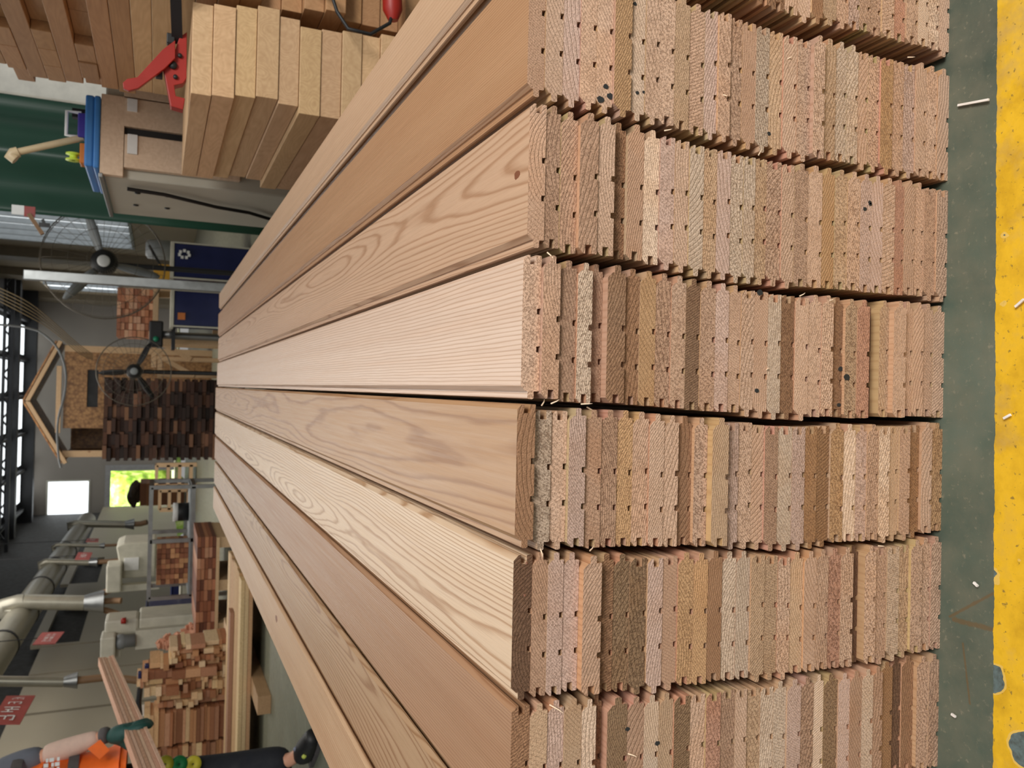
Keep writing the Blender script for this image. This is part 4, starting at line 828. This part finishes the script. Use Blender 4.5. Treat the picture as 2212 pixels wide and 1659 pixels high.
m = MB(); m.lathe([(rad*.5, 0), (rad*1.02, .0), (rad*1.02, .05), (rad*.5, .05)], c+Vector((0, 0, rad*1.1)), (0, 0, 1), 24); adopt(m.build('rim', WHITE, None, c), g)
# timber frames and lumber by the far door
for i, (a, b_, c_, d_, Y, lab) in enumerate(((338, 470, 1004, 1050, 17.0, 'pine shelf frame beyond the dark timber stack'), (345, 470, 1058, 1100, 18.0, 'pine shelf frame standing just inside the far door'))):
    l, r, b, t = ext(a, b_, c_, d_, Y); g = empty('timber_shelf', ((l+r)/2, Y, 0)); tag(g, lab, 'shelf', 'pine shelf frames near the far door')
    for x in (l, r): m = MB(); m.box(x-.04, Y, 0, x+.04, Y+.08, t); adopt(m.build('post', PINE, None, (x, Y, 0)), g)
    for k in range(4): z = .1+(t-.1)*k/3; m = MB(); m.box(l, Y, z-.03, r, Y+.5, z+.03); adopt(m.build('shelf', PINE, None, (l, Y, z)), g)
end_stack(302, 402, 1044, 1092, 24.0, 1, 7, 1.2, [(180, 136, 88), (150, 108, 66)], 'crate', lambda i, k: f"tan wooden crate by the far door, {ORD[k+1]} up in its pile", 'crate', 'tan crates piled by the far door', seed=31, floorz=0, jit=.1, mat=PINE)
l, r, b, t = ext(286, 302, 1040, 1094, 24.0); o = blob('tarpaulin', ((l+r)/2, 24.6, b+.4*(r-l)/2), (r-l)/2, plain('brown_tarp', lin(60, 46, 30), .8), 77, (1, .9, .5)); tag(o, 'crumpled dark brown tarpaulin on the tan crates', 'tarpaulin')
# reddish timber stack
end_stack(424, 470, 1160, 1368, 8.2, 9, 5, .9, [(150, 92, 62), (126, 74, 50), (180, 124, 92), (108, 62, 42), (196, 146, 118)], 'cedar_beam', lambda i, k: f"reddish cedar beam end, {ORD[9-i]} from the worker's side, {ORD[k+1]} up in the low stack", 'beam', 'reddish beams in the low stack', seed=41, floorz=.19)
l, r, b, t = ext(470, 495, 1160, 1368, 8.2); g = empty('pallet', ((l+r)/2, 8.2, 0)); tag(g, 'wooden pallet under the reddish beam stack', 'pallet')
for i in range(3): x = l+(r-l-.1)*i/2; m = MB(); m.box(x, 8.2, 0, x+.1, 9.1, .16); adopt(m.build('bearer', PINE, None, (x, 8.2, 0)), g)
m = MB(); m.box(l, 8.18, .161, r, 9.12, .189); adopt(m.build('deck', PINE, None, (l, 8.2, .16)), g)
# long board bundle across the left
Y5 = 5.95; zb = 0.088; zt5 = at(516, 1450, Y5).z; xL5 = at(520, 1800, Y5).x; xR5 = at(540, 1256, Y5).x; q = random.Random(51)
for i in range(7):
    for k in range(3):
        y0 = Y5+i*.16; t5 = (zt5-zb)/3
        c = q.choice([(222, 190, 146), (206, 166, 122), (230, 202, 158), (196, 160, 120)])
        plank('long_board', xL5, xR5+q.uniform(-.05, .05), y0+.002, y0+.157, zb+k*t5+.001, zb+(k+1)*t5-.001, ENDW, q, c, f"long pale board lying across the hall by the worker, {ORD[i+1]} row back, {('bottom', 'middle', 'top')[k]} layer", 'board', 'long boards in the low bundle by the worker')
plank('loose_board', xL5, at(505, 1320, Y5+.5).x, Y5+.45, Y5+.6, zt5+.001, zt5+.03, ENDW, q, (176, 136, 110), 'loose pinkish brown board lying on top of the pale bundle', 'board')
for i, px in enumerate((1515, 1290)):
    x = at(590, px, 5.6).x; plank('bearer_block', x-.06, x+.06, 5.55 if i == 0 else 5.8, 7.0, 0.001, .087, PINE, q, (.8, .72, .62), ('square timber bearer sticking out under the pale bundle near the worker' if i == 0 else 'timber bearer under the far end of the pale bundle'), 'bearer', 'bearers under the pale bundle')
# offcut pile on a pallet
l, r, b, t = ext(300, 482, 1392, 1680, 7.3); q = random.Random(61); base = .13
g = empty('pallet', ((l+r)/2, 7.3, 0)); tag(g, 'wooden pallet under the mixed offcut pile', 'pallet')
for i in range(3): x = l+(r-l-.1)*i/2; m = MB(); m.box(x, 7.3, 0, x+.1, 7.9, .1); adopt(m.build('bearer', PINE, None, (x, 7.3, 0)), g)
m = MB(); m.box(l-.03, 7.28, .101, r+.03, 7.9, .129); adopt(m.build('deck', PINE, None, (l, 7.3, .1)), g)
cols = [(226, 186, 142), (200, 148, 104), (176, 120, 84), (238, 208, 164), (150, 100, 70), (214, 166, 130), (190, 140, 108)]
COLTOP = []; ci = 0; xm5 = at(400, 1532, 7.3).x; x = l
nl = 0; z = base; hA = (t-base)*.93
segs = [(l, (l+xm5)/2-.02), ((l+xm5)/2-.018, xm5)]
for si, (xa, xb) in enumerate(segs):
    z = base; k = 0
    while z < base+hA*(1 if si else .9):
        hh = q.uniform(.022, .05); k += 1; yy = 7.3+q.uniform(0, .05); c = q.choice(cols)
        plank('wood_offcut', xa+q.uniform(0, .01), xb-q.uniform(0.001, .03), yy, yy+.30, z+.0005, z+hh-.001, ENDW, q, c, f"offcut lying lengthwise, {ORD[min(k, 30)]} up, {'nearer' if si == 0 else 'second'} stack of the pile beside the worker", 'offcut', 'lengthwise offcuts beside the worker', 0)
        z += hh
    COLTOP.append((xa, xb, z))
x = xm5
while x < r-.03:
    w = min(q.uniform(.035, .085), r-x); f_ = (x-l)/(r-l); hmax = (t-base)*(0.88+.12*math.sin(f_*19+1))*(1-.40*max(0, f_-.78)/.22); z = base; k = 0; ci += 1
    while z < base+hmax:
        hh = q.uniform(.02, .05) if q.random() < .72 else q.uniform(.06, .13); yy = 7.3+q.uniform(0, .13); k += 1; c = q.choice(cols+[(240, 214, 176), (236, 206, 164)]*(1 if z < base+hmax*.6 else 2))
        plank('wood_offcut', x+.001+q.uniform(0, .006), x+w-.002, yy, yy+.34, z+.0005, z+hh-.001, ENDW, q, c, f"mixed wood offcut end, {ORD[min(k, 30)]} up in the {ORD[ci]} column beyond the lengthwise offcuts", 'offcut', 'offcuts in the mixed pile beside the worker', 0)
        z += hh
    COLTOP.append((x, x+w, z)); x += w
# chip heap
l, r, b, t = ext(330, 470, 1372, 1408, 8.1)
CH = wood('wood_chip', lin(214, 158, 130), .8); q = random.Random(71); m = MB()
for i in range(420):
    a = q.uniform(0, 6.28); rad = min(.24, abs(q.gauss(0, .10))); hh = max(0, .66*(1-rad/.3)); p = Vector((l-.05+rad*math.cos(a), 8.6+rad*math.sin(a), .02+q.uniform(.6, 1)*hh)); s_ = q.uniform(.02, .06)
    R_ = Matrix.Rotation(q.uniform(0, 6), 3, 'X') @ Matrix.Rotation(q.uniform(0, 6), 3, 'Z'); m.box(p.x-s_, p.y-s_*.4, p.z-s_*.2, p.x+s_, p.y+s_*.4, p.z+s_*.2, R_)
o = m.build('wood_scraps', CH, None, (l, 8.6, 0)); tag(o, 'heap of pinkish wood scraps behind the offcut pile', 'wood scraps', None, 'stuff')
# splinters on the floor in front of the stack
q = random.Random(81)
for i, (px, py, dx, dy, lab) in enumerate(((2105, 222, 34, -6, 'brown wood splinter on the green floor beside the stack front'), (2205, 655, 10, -8, 'short wood sliver lying on the yellow line'), (2062, 1545, 5, 3, 'tiny wood chip on green floor near the stack'), (2110, 1262, 5, 4, 'small white sliver on green floor near the rust stain'), (2178, 900, 8, -4, 'small brown chip on the yellow line mid way'))):
    a = atz(px-dx, py-dy, .002); b = atz(px+dx, py+dy, .002); m = MB(); m.beam(a+Vector((0, 0, .001)), b+Vector((0, 0, .002)), .0022, .002); tag(m.build('wood_splinter', ENDW, None, a), lab, 'splinter', 'splinters on the floor')
# ================================================================== the worker
def skin(name, V, E, R, mat, parent=None, sub=2, flat=None, root=0):
    me = bpy.data.meshes.new(name); o = bpy.data.objects.new(name, me); COL.objects.link(o)
    org = Vector(V[root]); me.from_pydata([tuple(Vector(v)-org) for v in V], E, []); o.location = org
    m = o.modifiers.new('skin', 'SKIN'); m.use_smooth_shade = True; m.branch_smoothing = 0.4
    for i, sv in enumerate(me.skin_vertices[0].data):
        r = R[i]; sv.radius = (r, r) if not isinstance(r, tuple) else r; sv.use_root = (i == root)
    s = o.modifiers.new('sub', 'SUBSURF'); s.levels = sub; s.render_levels = sub
    me.materials.append(mat)
    if parent is not None: o.parent = parent; o.location = org - parent.location
    return o
def chain(n): return [(i, i+1) for i in range(n-1)]
SKINM = plain('skin', lin(206, 150, 122), .5, 0, .05); VEST = ORANGE; SLEEVE = plain('grey_cloth', lin(96, 100, 110), .8, 0, .1, 40); ARMS = plain('pinkish_sleeve', lin(206, 176, 160), .8, 0, .06, 40, .3)
TROU = plain('black_trousers', lin(26, 28, 36), .8, 0, .15, 20); GLV = plain('green_glove', lin(26, 74, 68), .55, 0, .12, 60, .3); CUFF = plain('grey_cuff', lin(84, 80, 80), .8, 0, .2, 60, .4)
SHOE = plain('black_shoe', lin(16, 16, 18), .5)
P0 = Vector((-2.02, 4.25, 0)); per = empty('person', P0)
tag(per, 'person in orange vest and black trousers holding a bundle of boards in a green glove', 'person')
E1, E2 = at(229, 1427, 6.0), at(322, 1659, 3.62); dv = (E2-E1); E2 = E1+dv*1.12; dn = dv.normalized(); sdv = dn.cross(Vector((0, 0, 1))).normalized(); upv = sdv.cross(dn)
tb = min((i/200 for i in range(201)), key=lambda t: abs(pix(E1+dv*t)[1]-1574)); HB = E1+dv*tb
TX = at(170, 1642, 4.25).x-.150
LS, LE, LW = Vector((TX+.115, 4.36, 1.375)), at(112, 1630, HB.y+.06), at(226, 1588, HB.y-.01)
RS, RE, RW, RK = Vector((TX-.125, 4.13, 1.375)), Vector((TX-.17, 4.05, 1.09)), Vector((TX-.02, 3.90, .93)), Vector((TX+.04, 3.85, .89))
pel = Vector((TX-.02, 4.25, .93)); V = [pel, (TX, 4.25, 1.10), (TX-.01, 4.26, 1.26), (TX-.01, 4.26, 1.39), (TX, 4.25, 1.48), (TX+.01, 4.24, 1.54), (TX+.02, 4.23, 1.58),
     LS, LE, LW, at(250, 1588, HB.y-.03), RS, RE, RW, RK,
     (-1.93, 4.29, .86), (-1.86, 4.13, .47), (-1.80, 4.01, .10), (-1.70, 3.91, .06), (-2.08, 4.18, .86), (-2.14, 4.22, .47), (-2.24, 4.36, .09), (-2.12, 4.24, .045)]
E = [(0, 1), (1, 2), (2, 3), (3, 4), (4, 5), (5, 6), (3, 7), (7, 8), (8, 9), (9, 10), (3, 11), (11, 12), (12, 13), (13, 14), (0, 15), (15, 16), (16, 17), (17, 18), (0, 19), (19, 20), (20, 21), (21, 22)]
R = [.12, .115, .12, .09, .05, .055, .05, .05, .036, .026, .02, .05, .036, .026, .03, .075, .05, .036, .02, .075, .05, .035, .02]
skin('body', V, E, R, SKINM, per)
skin('trousers', [(TX-.01, 4.25, 1.0), (TX-.01, 4.25, .92), (-1.92, 4.28, .84), (-1.865, 4.13, .48), (-1.83, 4.04, .085), (-2.08, 4.18, .84), (-2.14, 4.22, .48), (-2.23, 4.35, .14)], [(0, 1), (1, 2), (2, 3), (3, 4), (1, 5), (5, 6), (6, 7)], [.155, .15, .118, .098, .095, .11, .085, .08], TROU, per, root=1)
vs = skin('vest', [(TX, 4.25, .86), (TX, 4.25, 1.0), (TX, 4.26, 1.15), (TX-.01, 4.26, 1.3), (TX-.01, 4.26, 1.40), (TX+.075, 4.335, 1.40), (TX-.095, 4.175, 1.40)], [(0, 1), (1, 2), (2, 3), (3, 4), (4, 5), (4, 6)], [.175, .17, .165, .165, .12, .075, .075], VEST, per, root=1)
skin('shirt_sleeve', [LS-Vector((.065, .06, -.03)), LS-Vector((.02, .015, 0)), LS.lerp(LE, .5), LS.lerp(LE, .92)], chain(4), [.062, .078, .066, .060], SLEEVE, per); skin('shirt_sleeve', [RS+Vector((.065, .06, .03)), RS+Vector((.02, .015, 0)), RS.lerp(RE, .5), RS.lerp(RE, .92)], chain(4), [.062, .078, .064, .056], SLEEVE, per)
skin('arm_cover', [LS.lerp(LE, .86), LE, LE.lerp(LW, .35), LE.lerp(LW, .7), LE.lerp(LW, .94)], chain(5), [.052, .056, .052, .042, .036], ARMS, per); skin('arm_cover', [RS.lerp(RE, .86), RE, RE.lerp(RW, .5), RW], chain(4), [.050, .052, .044, .034], ARMS, per)
for z in (1.05, 1.28):
    m = MB(); m.lathe([(.180, -.022), (.183, 0), (.180, .022)], (TX, 4.26, z), (0, 0, 1), 28); o = adopt(m.build('reflective_band', CUFF, None, (TX, 4.26, z)), per)
# printed white badge on the vest: blocks of small marks
m = MB(); c = at(112, 1652, 4.115)
for i in range(3):
    for k in range(3): m.box(c.x-.03+.022*i, c.y-.002, c.z-.03+.022*k, c.x-.03+.022*i+.016, c.y+.002, c.z-.03+.022*k+(.018 if (i+k) % 2 else .010))
adopt(m.build('badge', WHITE, None, c), per)
m = MB(); a = at(215, 1640, 4.1); m.add([a, a+Vector((.05, .01, .05)), a+Vector((.08, .02, .0)), a+Vector((.03, .01, -.04))], [(0, 1, 2, 3)]); o = m.build('vest_flap', VEST, None, a); s_ = o.modifiers.new('solid', 'SOLIDIFY'); s_.thickness = .006; adopt(o, per)
# head, hair, face
hc = Vector((TX+.03, 4.215, 1.625)); f2 = Vector((.66, -.75, 0)).normalized(); sd = Vector((.75, .66, 0)).normalized()
hd = blob('head', hc, .10, SKINM, 5, (.80, .92, 1.15), 4, .012, 0); hd.rotation_euler.z = math.atan2(f2.x, -f2.y); adopt(hd, per)
hr = blob('hair', hc+Vector((0, 0, .036))-f2*.024, .104, BLACK, 6, (.84, .90, .98), 4, .03, .015); hr.rotation_euler.z = hd.rotation_euler.z; adopt(hr, per)
m = MB(); m.tube([hc+f2*.088+Vector((0, 0, .02)), hc+f2*.112-Vector((0, 0, .012)), hc+f2*.094-Vector((0, 0, .02))], [.008, .014, .010], 8); adopt(m.build('nose', SKINM, None, hc), per)
for s_ in (-1, 1):
    c = hc+f2*.089+sd*.03*s_+Vector((0, 0, .012)); m = MB(); m.lathe([(0, -.006), (.009, 0), (0, .006)], c, f2, 10); adopt(m.build('eye', BLACK, None, c), per)
    c = hc+sd*.084*s_; m = MB(); m.lathe([(0, -.008), (.018, -.004), (.022, .004), (0, .008)], c, sd, 12); adopt(m.build('ear', SKINM, None, c), per)
m = MB(); m.tube([hc+f2*.088+sd*t_-Vector((0, 0, .048)) for t_ in (-.02, 0, .02)], .004, 6); adopt(m.build('mouth', plain('lips', lin(170, 96, 86), .5), None, hc), per)
# shoes
def shoe(heel, toe, lab=None):
    d = (toe-heel).normalized(); e = skin('shoe', [heel+Vector((0, 0, .055)), heel+d*.09+Vector((0, 0, .055)), heel+d*.17+Vector((0, 0, .045)), toe+Vector((0, 0, .038))], chain(4), [(.052, .056), (.056, .058), (.054, .048), (.044, .036)], SHOE, per)
    m = MB(); n = Vector((-d.y, d.x, 0)); P = [heel-d*.045, heel-d*.03+n*.042, heel+d*.14+n*.048, toe+n*.038+d*.01, toe+d*.045, toe-n*.038+d*.01, heel+d*.14-n*.048, heel-d*.03-n*.042]
    m.prism([(p.x, p.y) for p in P], .001, .02, 'z'); so = m.build('sole', CUFF, None, (heel.x, heel.y, 0)); so.parent = e; so.location = Vector((heel.x, heel.y, 0)) - (heel+Vector((0, 0, .055))); return e
sh = shoe(Vector((-1.80, 4.01, 0)), Vector((-1.61, 3.81, 0)))
for px, py, mt, col in ((671, 1616, 'red_dot', (190, 50, 44)), (662, 1627, 'blue_dot', (100, 160, 180)), (657, 1634, 'lime_dot', (190, 200, 90)), (638, 1618, 'grey_dot', (120, 124, 140))):
    c = at(px, py, 3.865 if px > 650 else 3.93); b = blob(mt, c, .011, plain(mt, lin(*col), .5), 3, (1, .6, 1), 2, .05); adopt(b, per)
shoe(Vector((-2.24, 4.38, 0)), Vector((-2.07, 4.20, 0)))
# ---- bundle of boards carried
# ---- gloved hand: palm over the near side of the bundle, fingers curled round its far edge, thumb below
BH, BW = .094, .052; YN = HB.y-.052
PALM = at(260, 1587, HB.y-.045)
HV = [LW, PALM]; HE = [(0, 1)]; HR = [.040, .046]
for i in range(4):
    o_ = dn*(.036-.024*i); L_ = (.9, 1.0, .97, .84)[i]; n0 = len(HV)
    k0 = at(286, 1574, YN)+o_; k1 = at(286+22*L_, 1566, YN-.006)+o_; k2 = at(288+37*L_, 1562, YN+.035)+o_; k3 = at(288+34*L_, 1564, YN+.085)+o_
    HV += [k0, k1, k2, k3]; HE += [(1, n0), (n0, n0+1), (n0+1, n0+2), (n0+2, n0+3)]; HR += [.026, .0185, .0175, .015]
n0 = len(HV); HV += [at(264, 1600, YN+.01), at(278, 1613, YN), at(292, 1618, YN)]; HE += [(1, n0), (n0, n0+1), (n0+1, n0+2)]; HR += [.028, .021, .017]
hand = skin('glove', HV, HE, HR, GLV, per)
skin('glove_cuff', [LE.lerp(LW, .90), LE.lerp(LW, 1.0), LW.lerp(PALM, .35)], chain(3), [.040, .040, .042], CUFF, per)
q = random.Random(91); nb = 6
for i in range(nb):
    t_ = BH/nb; m = MB(); off = upv*(-BH/2+t_*(i+.5)) + sdv*q.uniform(-.004, .004); a = E1+off+dn*q.uniform(-.02, .02); m.beam(a, E2+off, BW, t_*.86, upv)
    o = m.build('thin_board', ENDW, None, (E1+E2)/2+off); o.color = lin(*[(236, 200, 176), (220, 176, 150), (240, 208, 180), (210, 168, 140)][i % 4]); tag(o, f'thin pinkish board held in the gloved hand, {ORD[6-i]} from the top of its bundle', 'board', 'thin boards in the carried bundle')
RV = [RW, RK]; RE_ = [(0, 1)]; RR = [.034, .036]; dh = (RK-RW).normalized(); dh = Vector((.35, -.25, -.9)).normalized(); sh_ = dh.cross(Vector((0, 1, 0))).normalized()
for i in range(4):
    o_ = sh_*(-.030+.020*i); n0 = len(RV); L_ = (.9, 1, .96, .8)[i]
    RV += [RK+dh*.045+o_, RK+dh*(.045+.035*L_)+o_+Vector((.004, -.004, 0)), RK+dh*(.045+.060*L_)+o_+Vector((.016, .012, 0)), RK+dh*(.045+.072*L_)+o_+Vector((.030, .030, 0))]
    RE_ += [(1, n0), (n0, n0+1), (n0+1, n0+2), (n0+2, n0+3)]; RR += [.014, .0105, .0098, .009]
n0 = len(RV); RV += [RK+sh_*-.040+dh*.005, RK+sh_*-.058+dh*.035, RK+sh_*-.052+dh*.060]; RE_ += [(1, n0), (n0, n0+1), (n0+1, n0+2)]; RR += [.016, .012, .010]
skin('glove', RV, RE_, RR, GLV, per)
# tape rolls hanging at the hip
for i, (px, mt, col, nm) in enumerate(((357, 'roll_yellow', (176, 170, 40), 'olive yellow'), (387, 'roll_green', (20, 130, 70), 'green'), (417, 'roll_lemon', (214, 200, 60), 'bright yellow'))):
    c = at(px, 1650, 4.07); m = MB(); m.lathe([(.005, -.012), (.014, -.016), (.016, -.010), (.036, -.012), (.036, .012), (.005, .012), (.005, -.012)], c, (.2, -1, 0), 24); o = m.build('tape_roll', plain(mt, lin(*col), .4), None, c); tag(o, f"{nm} tape roll hanging at the worker's hip", 'tape roll', "tape rolls at the worker's hip")
# tools lying on the offcut pile
def ctop(x): return next((t for a, b, t in COLTOP if a <= x <= b), COLTOP[-1][2])
a = at(326, 1484, 7.45); a.z = ctop(a.x)+.03; b = at(302, 1546, 7.45); b.z = max(b.z, ctop(b.x)+.03); m = MB(); m.tube([a, (a+b)/2+Vector((0, 0, .01)), b], .022, 8); o = m.build('pry_bar', BLACK, None, a); tag(o, 'black bar leaning on the offcut pile by the glove', 'bar')
for (a, b, c, d, lab) in ((318, 326, 1450, 1468, 'blue clamp grip lying on the offcut pile, nearer the worker'), (328, 338, 1434, 1450, 'blue clamp grip lying on the offcut pile, beside the round motor')):
    o = fbox('clamp_grip', a, b, c, d, 7.45, .05, BLUEM, None, .008, None, lab, 'clamp', 'blue clamp grips on the offcut pile'); o.location.z = ctop(o.location.x)+.002
o = fbox('paper_sheet', 290, 308, 1524, 1548, 7.6, .004, WHITE, None, 0, None, 'white paper sheet stuck in the offcut pile by the glove', 'paper'); o.location.z = ctop(o.location.x)+.002
